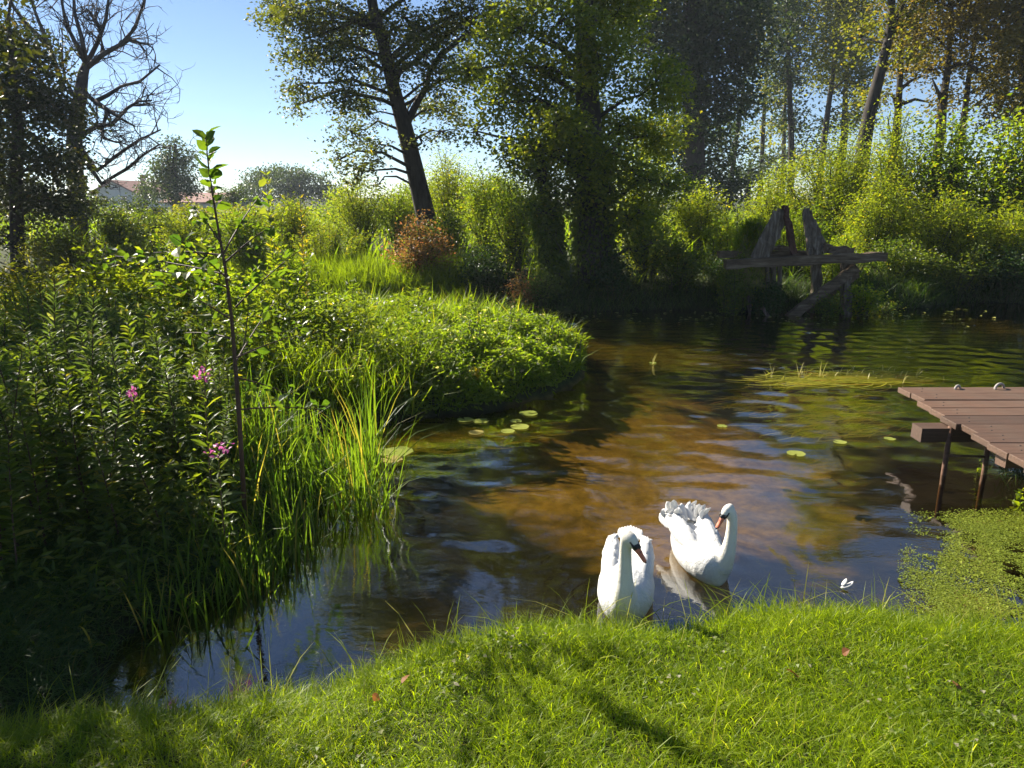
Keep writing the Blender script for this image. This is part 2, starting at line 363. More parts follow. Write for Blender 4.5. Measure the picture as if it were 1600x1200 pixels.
SW1, SW2 = G(968, 948), G(1108, 893)     # where the two swans float
def water_height(X, Y):
    r = RNG(5); Z = np.zeros_like(X)
    for k in range(46):                    # small wind and current ripples from many directions
        lam = r.uniform(.10, .55); a = r.normal(1.1, .75); ph = r.uniform(0, 6.28)
        Z += .0011 * lam ** .9 * r.normal(1, .3) * 2.2 * np.sin(2 * math.pi / lam * (X * math.cos(a) + Y * math.sin(a)) + ph + .9 * np.sin(X * 1.3 + k) + .7 * np.sin(Y * 1.7 + k * 2))
    calm = .30 + .75 / (1 + np.exp(-(Y - 4.6) / .5)); calm = calm * (.55 + .45 * np.sin(.9 * X + .5 * Y) ** 2)
    calm = np.where((X < -.3) & (Y < 4.3), calm * .35, calm)
    calm = np.where(X > .6, calm * np.clip(.45 + .10 * (Y - 5), .38, 1), calm)
    Z *= calm
    for (cx, cy, _), am in ((SW1, .0018), (SW2, .0022)):   # wakes
        d = np.hypot(X - cx, Y - cy); Z += am * np.exp(-((d - .5) / .45) ** 2) * np.sin(2 * math.pi * d / (.13 + .03 * np.sin(5 * X)) + 2 * np.sin(4 * Y + 3 * X)) * (1 + .5 * np.sin(3 * np.arctan2(Y - cy, X - cx)))
    return Z
xs, ys = axis(-2.6, 7, .045, 45, 1.3), axis(2.4, 13.5, .05, 45, 1.3)
xs = xs[(xs > -45) & (xs < 60)]; ys = ys[(ys > .8) & (ys < 24)]
X, Y = np.meshgrid(xs, ys)
mb = MB(); mb.add(*grid(xs, ys, water_height(X, Y)))
tag(mb.obj('water', 'water', smooth=True), 'clear brown river water with blue sky reflections', 'water', kind='structure')

# ------------------------------------------------------------------ houses far behind
def house(name, label, px, d, wid, length, wall, peak, rz):
    base = D(*px, d); t = thing(name, label, 'house', (base[0], d, hz(base[0], d)), rz=rz)
    w = wid / 2; m = MB()
    m.add([(-w, 0, 0), (w, 0, 0), (w, 0, wall), (0, 0, peak), (-w, 0, wall), (-w, length, 0), (w, length, 0), (w, length, wall), (0, length, peak), (-w, length, wall)],
          [np.array([(0, 1, 2, 3, 4), (9, 8, 7, 6, 5)]), np.array([(1, 6, 7, 2), (5, 0, 4, 9)])])
    m.obj('wall', 'house_white', t)
    r = MB(); sl = math.atan2(peak - wall, w); ll = math.hypot(w, peak - wall) + .7
    for s in (-1, 1):
        R = np.array(Matrix.Rotation(s * sl, 3, 'Y')); mid = np.array((s * math.cos(sl) * ll / 2, length / 2, peak + .13 - math.sin(sl) * ll / 2))
        r.box(mid, (ll, length + 1.0, .18), R)
    ro = r.obj('roof', 'roof_red', t)
    c = MB(); c.box((w * .3, length * .5, peak + .3), (.6, .6, 1.6)); c.obj('chimney', 'roof_red', ro)
    for x in (-w * .45, w * .45):
        g = MB(); g.box((x, -.02, wall * .55), (1.1, .08, 1.3)); wi = g.obj('window', 'house_white', t)
        g = MB(); g.box((x, -.075, wall * .55), (.9, .04, 1.1)); g.obj('pane', 'glass_dark', wi)
house('house', 'white gabled house with red roof half hidden behind the bare tree', (178, 300), 110, 6.6, 12, 2.1, 3.75, math.radians(-6))
house('house', 'small red roofed house showing just above the bushes beside the sapling', (368, 318), 100, 6, 9, .9, 1.9, math.radians(70))

# ------------------------------------------------------------------ trees
def crown(mb, rng, lobes, leaf, aspect=.55, clump=.26, dens=1.0, droop=.35, lai=1.5, tw=None, tbias=0):
    """lobes: centre, radii, fill; leaves hang in small clumps so that the sky shows between"""
    for c, r, fill in lobes:
        c, r = np.asarray(c), np.asarray(r)
        area = math.pi * r[0] * r[2]; n = int(area * lai * fill * dens / (leaf * leaf * aspect * .5)); per = 34
        k = max(3, n // per); u = nrm(rng.normal(0, 1, (k, 3))) * rng.uniform(.15, 1, (k, 1)) ** (1 / 2.0)
        cc = c + u * r
        if tw is not None:
            for q in range(min(k, 7)):
                e = cc[q]; m_ = (c + e) / 2 + rng.normal(0, .06, 3) * r; tw.tube([c, m_, e], [.02, .012, .005], 5, False)
        i = rng.integers(0, k, n); P = cc[i] + rng.normal(0, 1, (n, 3)) * np.array((clump, clump, clump * .6))
        ti = np.clip(.42 + tbias + .20 * rng.normal(0, 1, k)[i] + .22 * rng.normal(0, 1, n), 0, .84); ti = np.where(rng.random(n) < .03, 1, ti)
        leaves(mb, rng, P, leaf, leaf * aspect, ti, droop)
def pxl(d, spec, depth=1.0, dj=.0, seed=0):
    """lobes given in photo pixels (x, y, rx, ry, fill) at distance d"""
    r = RNG(seed + 91); out = []
    for x, y, rx, ry, fill in spec:
        dd = d + r.uniform(-dj, dj); s = dd / F
        out.append((D(x, y, dd), (rx * s, max(rx, ry) * s * depth, ry * s), fill))
    return out
def tree(name, label, seed, trunk, lobes, leaf, mat, bark='bark', limbs=(), lai=1.5, clump=.26, aspect=.55, group=None, auto=True, extra=None, cat='tree', droop=.35, tbias=0):
    """trunk: list of (points, radii) polylines, the first one standing on the ground"""
    rng = RNG(seed); p0 = np.array(trunk[0][0][0]); t = thing(name, label, cat, p0, group)
    m = MB()
    for pts, rad in trunk: m.tube(np.array(pts) - p0, rad, 10)
    to = m.obj('trunk', bark, t, True)
    lm = MB()
    for pts, rad in limbs:
        b_ = MB(); b_.tube(np.array(pts) - p0, rad, 7); b_.obj('limb', bark, t, True)
    main = np.array(trunk[0][0]); seg = np.concatenate([np.linspace(main[i], main[i + 1], 8) for i in range(len(main) - 1)])
    if auto:
        for c, r, fl in lobes:
            c = np.asarray(c); lo = seg[seg[:, 2] < c[2] - .05]; lo = lo if len(lo) else seg[-3:]
            a = lo[np.argmin(np.linalg.norm(lo - c, axis=1) + .3 * abs(lo[:, 2] - (c[2] - .5 * np.hypot(*(lo[:, :2] - c[:2]).T))))]
            mid = (a + c) / 2 + np.array((0, 0, .12)) * np.linalg.norm(c - a) + rng.normal(0, .1, 3)
            q1 = a * .72 + mid * .28 + rng.normal(0, .04, 3); L_ = np.linalg.norm(c - a)
            lm.tube(np.array([a, q1, mid, (mid + c) / 2 + rng.normal(0, .08, 3), c]) - p0, np.array([.055, .045, .035, .024, .016]) * min(1.6, .5 + L_ / 4), 6, False)
    cm = MB(); crown(cm, rng, [(np.asarray(c) - p0, r, f) for c, r, f in lobes], leaf, aspect, clump, lai=lai * 2.0, tw=lm, droop=droop, tbias=tbias)
    if lm.n: lm.obj('branches', bark, t, True)['kind'] = 'stuff'
    cm.obj('crown', mat, t)
    if extra: extra(t, p0, rng)
    return t
def gp(x, d): return np.array((x, d, hz(x, d) - .15))

# the leaning alder in the middle
d = 19.0
tp = [D(x, y, d) for x, y in ((672, 372), (666, 341), (651, 277), (633, 202), (616, 142), (599, 67), (584, 17), (570, -60), (560, -160), (556, -280))]
tp[0] = np.array((tp[0][0] + .1, d, hz(tp[0][0], d) - .2))
fork = [D(x, y, d) for x, y in ((633, 202), (640, 184), (653, 158), (667, 135), (671, 111), (690, 80))]
bough = [D(x, y, d - .6) for x, y in ((671, 111), (690, 85), (724, 57), (764, 40), (815, 37), (850, 10))]
left_b = [D(x, y, d - .3) for x, y in ((590, 40), (560, 30), (530, 45), (480, 60))]
lob = pxl(d, [(425, 25, 26, 26, .9), (468, 20, 45, 30, 1), (520, 30, 50, 32, 1), (475, 78, 40, 28, .95), (470, 130, 26, 24, .8), (462, 165, 14, 14, .6), (520, 95, 45, 32, 1), (540, 150, 34, 30, .9),
              (548, 205, 28, 26, .75), (530, 250, 22, 18, .6), (560, 268, 28, 18, .75), (585, 235, 24, 22, .6), (590, 290, 20, 12, .4), (575, 180, 26, 22, .7), (600, 110, 38, 30, .8), (570, 55, 46, 34, 1), (640, 40, 46, 34, .95),
              (665, 85, 40, 28, .9), (700, 50, 44, 34, .95), (690, 125, 36, 28, .9), (735, 110, 30, 26, .7), (655, 165, 28, 20, .55), (700, 175, 40, 20, .75), (690, 205, 34, 14, .5), (655, 215, 20, 12, .4), (735, 15, 44, 28, .8),
              (790, 25, 36, 26, .6), (840, 10, 34, 20, .5), (440, -50, 50, 40, 1), (520, -60, 60, 45, 1), (610, -70, 60, 45, 1), (690, -60, 55, 45, 1), (770, -60, 50, 40, .8), (480, -150, 60, 50, 1), (570, -170, 65, 50, 1), (660, -160, 60, 50, 1),
              (540, -270, 60, 50, 1), (620, -270, 55, 50, 1), (575, -350, 45, 40, .9)], 1.1, 1.2, 1)
tree('alder_tree', 'leaning alder with a dark bare trunk and airy drooping crown against the sky', 11,
     [(tp, [.30, .25, .225, .20, .165, .14, .125, .11, .08, .04])], lob, .10, 'leaf_alder', limbs=[(fork, [.10, .095, .085, .075, .06, .04]), (bough, [.07, .06, .05, .045, .035, .02]), (left_b, [.07, .05, .04, .02])], lai=1.8, clump=.18)

# the ivy grown pair of trunks on the far bank
def ivy(px_list, d0, seed, wid):
    def f(t, p0, rng):
        m = MB()
        for pts in px_list:
            pts = np.array([D(x, y, d0) for x, y in pts]); q = np.concatenate([np.linspace(pts[i], pts[i + 1], 40) for i in range(len(pts) - 1)])
            n = 4200; i = rng.integers(0, len(q), n); a = rng.uniform(0, 6.283, n); rr = wid * rng.uniform(.75, 1.35, n)
            P = q[i] + np.stack([np.cos(a) * rr, np.sin(a) * rr, rng.normal(0, .1, n)], -1) - p0
            leaves(m, rng, P, .085, .07, rng.uniform(0, .8, n), .5, 0, np.stack([np.cos(a) * .5, np.sin(a) * .5, -np.ones(n)], -1) + rng.normal(0, .4, (n, 3)))
        m.obj('ivy', 'leaf_mid', t)
    return f
d = 15.6
def up(x, y0, pts, d): return [gp(D(x, y0, d)[0], d)] + [D(a, b, d) for a, b in pts]
lob = pxl(d, [(735, 110, 26, 30, .7), (760, 60, 34, 40, .6), (770, 160, 34, 34, .85), (745, 205, 22, 22, .6), (800, 110, 40, 40, .85), (815, 45, 44, 40, .8), (830, 180, 46, 40, .95), (800, 235, 38, 28, .8), (860, 110, 46, 44, 1),
              (880, 30, 48, 44, 1), (870, 240, 46, 34, 1), (905, 180, 50, 44, 1), (940, 100, 54, 50, 1), (965, 20, 55, 46, 1), (965, 195, 50, 40, 1), (930, 260, 44, 24, .9), (985, 265, 40, 30, .85), (1025, 130, 46, 44, .9), (1035, 215, 42, 36, .9),
              (1040, 290, 34, 26, .8), (850, 290, 28, 24, .8), (900, 305, 26, 22, .7), (1000, 330, 36, 24, .7), (800, -40, 55, 45, .9), (890, -60, 65, 50, 1), (985, -60, 65, 50, 1), (840, -150, 60, 50, 1), (930, -170, 65, 50, 1), (1010, -150, 55, 45, .9), (890, -260, 60, 50, 1), (960, -260, 55, 45, 1)], 1.0, 1.3, 2) + pxl(14.6, [(900, 215, 40, 30, .7), (945, 240, 44, 30, .7), (905, 275, 30, 22, .6), (955, 300, 36, 24, .6), (885, 320, 24, 18, .5), (985, 345, 34, 22, .6), (1020, 380, 30, 18, .5), (870, 190, 40, 30, .9), (830, 230, 34, 26, .9)], .8, .3, 22)
tree('ivy_tree', 'big broad tree with thick ivy covered trunk standing at the far water edge', 12,
     [(up(932, 470, [(930, 400), (926, 330), (922, 240), (918, 150), (915, 50), (912, -80), (908, -200)], d), [.42, .38, .34, .30, .26, .22, .18, .12, .06])],
     lob, .105, 'leaf_ivytree', lai=2.2, clump=.17, extra=ivy([((934, 475), (930, 400), (926, 330), (922, 240))], d, 3, .36), tbias=.05)
d = 15.1
tree('ivy_tree', 'slimmer ivy wrapped trunk left of the big ivy tree at the water', 13,
     [(up(868, 478, [(864, 420), (858, 370), (852, 320), (846, 265), (842, 220)], d), [.22, .20, .18, .16, .13, .10, .06])],
     pxl(d, [(850, 330, 30, 28, .9), (842, 280, 32, 30, .9), (830, 250, 30, 24, .8), (868, 300, 20, 20, .7), (845, 360, 24, 20, .8), (876, 390, 18, 22, .6), (850, 420, 18, 16, .5)], 1, .5, 3), .08, 'leaf_mid', lai=1.5, clump=.18,
     extra=ivy([((870, 485), (864, 420), (858, 370), (852, 320))], d, 4, .22))
# dark mass of trees behind
d = 42.0
lob = pxl(d, [(1010, 40, 60, 60, 1), (1075, 30, 66, 60, 1), (1135, 25, 56, 50, 1), (1060, 110, 66, 54, 1), (1125, 100, 54, 46, 1), (1085, 180, 60, 50, 1), (1140, 165, 34, 34, .8), (1060, 250, 56, 46, 1), (1120, 240, 40, 36, .9), (1100, 300, 52, 34, 1), (1170, 60, 34, 40, .7),
              (1150, 290, 36, 24, .8), (1000, -40, 70, 50, 1), (1080, -40, 70, 50, 1), (1150, -25, 50, 40, .9)], 1, 3, 4)
tree('dark_tree', 'dense dark bluish tree filling the gap right of the ivy tree', 14,
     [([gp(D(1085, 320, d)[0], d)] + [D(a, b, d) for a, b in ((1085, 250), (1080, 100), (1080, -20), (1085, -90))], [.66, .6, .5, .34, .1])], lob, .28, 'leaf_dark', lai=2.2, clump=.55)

# the tall slender trees at upper right
def slim(name, label, seed, pts, rad, d, spec, mat, leaf=.16, lai=2.0, limbs=(), bark='bark', clump=.34, group='tall trees on the far right bank'):
    base = gp(D(*pts[0], d)[0] - .02 * (d - 10) * 0, d); path = [base] + [D(a, b, d) for a, b in pts]
    q = max(1, d / 31); r = np.linspace(1, .35, len(path)) * rad * .72 * q
    tree(name, label, seed, [(path, r)], pxl(d, spec, .9, 1.2 * q, seed), leaf * q, mat, bark, limbs=[([D(a, b, d) for a, b in L_], np.linspace(.09, .025, len(L_)) * q) for L_ in limbs], lai=lai, clump=clump * q, group=group)
slim('slender_tree', 'slender tree with thin dark stem nearest the dense dark tree', 21, [(1143, 280), (1150, 220), (1160, 150), (1168, 80), (1175, -20)], .17, 62,
     [(1165, 150, 26, 30, .45), (1150, 200, 24, 20, .4), (1172, 90, 28, 34, .6), (1178, 20, 36, 36, .8), (1180, -30, 36, 30, .9)], 'leaf_dark')
slim('slender_tree', 'thin straight tree stem second from the dense dark tree', 22, [(1190, 262), (1193, 190), (1198, 110), (1202, 30), (1204, -50)], .15, 68,
     [(1205, 150, 26, 28, .4), (1200, 90, 30, 30, .5), (1205, 30, 34, 36, .7), (1196, 215, 24, 22, .4)], 'leaf_olive')
slim('slender_tree', 'short pale stem just left of a taller straight twin stem', 23, [(1224, 275), (1225, 210), (1227, 150), (1228, 120)], .17, 72,
     [(1220, 190, 24, 26, .5), (1226, 130, 24, 30, .55), (1212, 240, 22, 16, .45)], 'leaf_olive', bark='bark_pale')
slim('slender_tree', 'tall straight tree with leafy column rising to the top edge', 24, [(1237, 270), (1236, 200), (1233, 130), (1231, 40), (1230, -60)], .22, 64,
     [(1236, 175, 30, 26, .5), (1225, 130, 32, 30, .75), (1240, 85, 34, 32, .85), (1232, 30, 38, 34, 1), (1250, 40, 24, 30, .6), (1232, -15, 34, 26, .9), (1256, 205, 20, 24, .4)], 'leaf_dark')
slim('slender_tree', 'slanting stem carrying a full olive crown beside the sky gap', 25, [(1287, 225), (1294, 170), (1303, 105), (1312, 30), (1318, -40)], .2, 58,
     [(1300, 60, 40, 36, 1), (1335, 40, 40, 40, 1), (1318, 105, 38, 30, 1), (1345, 130, 30, 30, .85), (1330, 170, 26, 22, .55), (1318, 0, 46, 36, 1), (1285, 120, 20, 24, .5), (1325, -30, 44, 34, 1)], 'leaf_olive', .15, 2.0)
slim('slender_tree', 'short dark stem under the olive crown beside the leaning trunk', 26, [(1319, 215), (1320, 180), (1321, 140), (1324, 100)], .24, 62,
     [(1345, 180, 24, 20, .5), (1300, 195, 30, 20, .5), (1355, 95, 22, 26, .6)], 'leaf_dark')
slim('slender_tree', 'thick trunk leaning right and forking near the top edge', 27, [(1350, 225), (1357, 185), (1367, 145), (1376, 110), (1388, 62), (1394, 20), (1390, -40)], .40, 28,
     [(1370, 150, 26, 18, .5), (1345, 60, 26, 30, .6), (1415, 90, 26, 24, .45), (1420, 20, 30, 26, .5), (1380, -60, 50, 50, .9), (1440, -60, 50, 40, .9), (1400, -140, 46, 44, .9)], 'leaf_olive',
     limbs=[((1386, 66), (1396, 42), (1408, 16), (1424, -20), (1440, -60)), ((1388, 66), (1403, 40), (1420, 42), (1440, 30))])
slim('slender_tree', 'upright tree with fine bare side twigs right of the leaning trunk', 28, [(1402, 190), (1404, 160), (1407, 110), (1408, 60), (1410, -30)], .24, 31,
     [(1415, 110, 26, 26, .55), (1405, 70, 30, 26, .6), (1430, 60, 30, 30, .6), (1385, 150, 20, 14, .35), (1412, 0, 36, 30, .7), (1415, -70, 40, 40, .9)], 'leaf_brown',
     limbs=[((1403, 175), (1396, 150), (1390, 146)), ((1406, 140), (1425, 125), (1445, 118)), ((1403, 165), (1430, 155), (1452, 160))])
slim('slender_tree', 'forked ivy hung trunk in the brownish canopy near the right edge', 29, [(1470, 205), (1472, 170), (1476, 140), (1481, 110), (1484, 60), (1488, -20)], .28, 29,
     [(1475, 90, 44, 26, .6), (1450, 50, 44, 30, .65), (1500, 50, 40, 30, .65), (1460, 110, 30, 20, .5), (1490, 10, 50, 30, .75), (1470, 160, 20, 24, .6), (1440, 10, 40, 26, .6), (1480, -60, 55, 45, .9)], 'leaf_brown',
     limbs=[((1472, 160), (1464, 140), (1456, 122)), ((1481, 112), (1495, 100), (1512, 100), (1540, 112))])
slim('slender_tree', 'slim dark leaning stem among brown foliage near the right edge', 30, [(1502, 215), (1508, 170), (1514, 120), (1522, 70), (1530, 0)], .21, 30,
     [(1540, 90, 40, 26, .6), (1560, 40, 46, 30, .75), (1530, 140, 34, 20, .5), (1590, 90, 40, 34, .75), (1575, 150, 34, 28, .6), (1520, 20, 36, 26, .6), (1540, -40, 55, 45, .9)], 'leaf_brown',
     limbs=[((1517, 105), (1535, 120), (1552, 135)), ((1523, 62), (1560, 58), (1600, 55))])
slim('slender_tree', 'brown leaved tree cut off by the right edge of the picture', 31, [(1612, 250), (1606, 190), (1600, 120), (1604, 40), (1606, -60)], .35, 26,
     [(1590, 30, 50, 40, .85), (1630, 60, 50, 44, 1), (1580, 180, 34, 30, .7), (1620, 150, 46, 40, .9), (1560, 120, 34, 26, .5), (1600, -60, 60, 50, 1), (1660, -20, 60, 50, 1)], 'leaf_brown')
slim('slender_tree', 'low pale tree behind the yellow bushes at the foot of the tall stems', 32, [(1170, 285), (1172, 268), (1172, 250)], .2, 66,
     [(1175, 270, 36, 18, .8), (1215, 262, 30, 18, .6), (1255, 245, 30, 22, .6), (1290, 235, 30, 20, .6), (1195, 245, 26, 16, .4)], 'leaf_far', .16)

# the bare dead tree and the dark trees at upper left
d = 24.0
def z1(x, y): return (x / 2.963, y / 2.963)
limb_px = [[(400, 300), (350, 200), (305, 110), (285, 0), (280, -120)], [(400, 300), (455, 190), (490, 90), (505, -20), (530, -140)], [(405, 310), (480, 250), (560, 205), (625, 130), (670, 0), (690, -120)],
           [(395, 430), (440, 470), (500, 440), (560, 400), (650, 375), (740, 300)], [(440, 470), (500, 510), (560, 550), (625, 585)], [(375, 625), (440, 590), (520, 575), (590, 500), (640, 470), (705, 465)],
           [(370, 680), (450, 790), (540, 720), (640, 650), (745, 600)], [(365, 700), (470, 850), (590, 780), (660, 720), (735, 670)], [(340, 560), (300, 560), (240, 470), (180, 420)], [(560, 205), (600, 180), (650, 200), (690, 205)],
           [(400, 300), (380, 180), (345, 60), (340, -60), (320, -150)], [(300, 420), (230, 220), (180, 100), (150, 20), (130, -90)], [(230, 220), (130, 120), (60, 30), (20, -60)], [(480, 250), (460, 130), (420, 60), (400, 40)],
           [(500, 510), (470, 600), (480, 640), (540, 660)], [(345, 580), (360, 480), (300, 360), (280, 200)]]
tk = [gp(D(118, 330, d)[0], d)] + [D(*z1(x, y), d) for x, y in ((345, 760), (345, 600), (370, 450), (385, 340), (400, 295))]
rng = RNG(40); p0 = tk[0]; dead = thing('bare_tree', 'leafless dead tree with twisted branches against the blue sky', 'tree', p0)
m = MB(); m.tube(np.array(tk) - p0, [.26, .24, .22, .19, .15, .11], 10); m.obj('trunk', 'bark_dead', dead, True)
tw = MB()
def twig(m, a, dr, ln, rd, lev):
    pts = [a]; v = dr; k = 4
    for i in range(k): v = nrm(v + rng.normal(0, .24, 3) + (0, 0, .05)); pts.append(pts[-1] + v * ln / k)
    m.tube(np.array(pts), np.linspace(rd, rd * .35, k + 1), 3, False)
    if lev:
        for q in range(rng.integers(2, 5)):
            i = rng.integers(1, k + 1); dd = nrm(v + rng.normal(0, .75, 3)); twig(m, pts[i], dd, ln * rng.uniform(.4, .75), rd * .6, lev - 1)
for L_ in limb_px:
    pts = np.array([D(*z1(x, y), d + rng.uniform(-.5, .5) * (i > 0)) for i, (x, y) in enumerate(L_)]) - p0
    m = MB(); m.tube(pts, np.linspace(.085, .025, len(pts)), 6); m.obj('limb', 'bark_dead', dead, True)
    for q in range(11):
        i = rng.integers(1, len(pts)); s = rng.random(); a = pts[i - 1] * (1 - s) + pts[i] * s; dr = nrm(pts[i] - pts[i - 1]) + rng.normal(0, .6, 3)
        twig(tw, a, nrm(dr), rng.uniform(.5, 1.3), .024, 2)
tw.obj('twigs', 'bark_dead', dead, True)['kind'] = 'stuff'

d = 19.0
tree('shade_tree', 'dark drooping tree in front of the bare tree at the left edge', 41,
     [([gp(D(20, 380, d)[0], d)] + [D(a, b, d) for a, b in ((25, 300), (28, 200), (20, 100), (14, 40))], [.17, .15, .13, .09, .05])],
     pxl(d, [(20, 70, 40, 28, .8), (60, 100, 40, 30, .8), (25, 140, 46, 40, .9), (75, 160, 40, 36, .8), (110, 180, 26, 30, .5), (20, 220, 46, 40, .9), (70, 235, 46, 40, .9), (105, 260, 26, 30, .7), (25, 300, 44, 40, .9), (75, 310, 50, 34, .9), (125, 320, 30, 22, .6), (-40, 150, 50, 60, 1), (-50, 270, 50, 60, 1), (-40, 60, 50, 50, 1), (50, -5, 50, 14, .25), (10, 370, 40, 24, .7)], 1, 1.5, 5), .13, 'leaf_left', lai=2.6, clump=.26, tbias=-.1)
# unseen tree added out of frame at the left to shade the left bank
for k, (x, y, hh, lab) in enumerate(((-8.6, 6.9, 6.4, 'broad unseen tree added outside the left edge to shade the left bank'),)):
    b = gp(x, y); r = RNG(60 + k)
    lb = [(b + np.array((r.normal(0, 1.2), r.normal(0, 1.1), hh * r.uniform(.35, .97))), (1.2, 1.2, .8), 1.0) for _ in range(20)]
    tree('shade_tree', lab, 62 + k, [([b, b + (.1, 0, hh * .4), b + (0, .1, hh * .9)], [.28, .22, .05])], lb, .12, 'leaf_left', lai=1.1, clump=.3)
# far trees over the meadow
d = 58.0
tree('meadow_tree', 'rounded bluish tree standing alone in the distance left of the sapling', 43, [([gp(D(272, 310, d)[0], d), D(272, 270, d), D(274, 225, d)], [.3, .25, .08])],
     pxl(d, [(272, 235, 20, 16, 1), (258, 255, 22, 18, 1), (288, 250, 22, 18, 1), (270, 275, 30, 20, 1), (290, 285, 22, 18, 1), (248, 285, 22, 18, 1), (272, 300, 34, 14, 1)], 1, 1, 6), .24, 'leaf_far', lai=1.8, clump=.4)
d = 95.0
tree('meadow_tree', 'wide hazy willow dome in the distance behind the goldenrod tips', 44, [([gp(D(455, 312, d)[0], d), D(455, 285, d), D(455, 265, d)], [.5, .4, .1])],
     pxl(d, [(400, 280, 22, 16, 1), (425, 274, 26, 16, 1), (455, 276, 30, 16, 1), (485, 282, 26, 16, 1), (510, 294, 22, 14, 1), (440, 298, 40, 16, 1), (480, 303, 40, 14, 1), (395, 300, 20, 14, 1), (530, 305, 20, 10, 1)], 1, 2, 7), .36, 'leaf_far', lai=1.8, clump=.6, droop=.9)
d = 50.0
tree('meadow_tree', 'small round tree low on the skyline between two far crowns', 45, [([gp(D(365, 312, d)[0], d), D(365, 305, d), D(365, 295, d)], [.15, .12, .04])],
     pxl(d, [(358, 302, 14, 8, .9), (374, 301, 14, 9, .9), (366, 310, 20, 8, 1), (345, 308, 12, 7, .8)], 1, .5, 8), .2, 'leaf_far', lai=1.6, clump=.3)
d = 64.0
tree('meadow_tree', 'thin pale tree between the white house and the rounded far tree', 46, [([gp(D(226, 315, d)[0], d), D(226, 300, d), D(226, 288, d)], [.2, .15, .04])],
     pxl(d, [(222, 300, 14, 12, .7), (236, 296, 12, 12, .6), (228, 310, 20, 8, .9), (150, 315, 40, 8, .8)], 1, .5, 9), .24, 'leaf_far', lai=1.5, clump=.35)

# ------------------------------------------------------------------ bushes
def bush(name, label, seed, x, d, top, half, mat, style='round', leaf=.07, aspect=.5, dens=1.0, depth=.9, group=None, cat='bush', base_z=None, rough=.3):
    """x, top, half in photo pixels at distance d: arching stems from one foot, leaves along them"""
    rng = RNG(seed); c = D(x, 400, d); bx = c[0]; bz = hz(bx, d) if base_z is None else base_z
    h = D(x, top, d)[2] - bz; w = half * d / F; t = thing(name, label, cat, (bx, d, bz - .03), group)
    st = MB(); lf = MB(); ns = int(np.clip(14 + w * h * 9, 14, 90)); n = int(dens * w * 2 * h * 3.0 / (leaf * leaf * aspect * .5)); per = max(8, n // ns)
    for k in range(ns):
        a = rng.uniform(0, 6.283); rr = rng.random() ** .6; dr = np.array((math.cos(a) * w, math.sin(a) * w * depth, 0)) * rr
        top_ = h * ((1.12 - .5 * rr ** 2) if style == 'round' else (1.05 - .35 * rr ** 2)) * rng.uniform(1 - rough, 1.10)
        f0 = dr * (.25 if style == 'round' else .72); f0[2] = 0
        tt = np.linspace(0, 1, 6)[:, None]; e = .55 if style == 'round' else .9
        pts = f0 + (dr - f0) * tt ** 1.2 + np.array((0, 0, top_)) * tt ** e + rng.normal(0, .03, (6, 3)) * tt * h
        if k < 40: st.tube(pts, np.linspace(.014, .004, 6) * (1 + h * .3), 4, False)
        s = rng.uniform(.06, 1, per) ** .8; i = np.minimum((s * 5).astype(int), 4); fr = (s * 5 - i)[:, None]
        sp = (.16 if style == 'round' else .075) * (.5 + .35 * h)
        P = pts[i] * (1 - fr) + pts[i + 1] * fr + rng.normal(0, sp, (per, 3)) * np.array((1, 1, .7)); P[:, 2] = np.maximum(P[:, 2], .02)
        ti = np.clip(.42 + .18 * rng.normal() + .22 * rng.normal(0, 1, per), 0, .84); ti = np.where(rng.random(per) < .04, 1, ti)
        dirs = None
        if style == 'spire':
            a2 = rng.uniform(0, 6.283, per); dirs = np.stack([np.cos(a2), np.sin(a2), rng.normal(.35, .4, per)], -1)
        leaves(lf, rng, P, leaf, leaf * aspect, ti, .25, .7, dirs)
    st.obj('stems', 'stem', t)['kind'] = 'stuff'; lf.obj('foliage', mat, t)
    return t
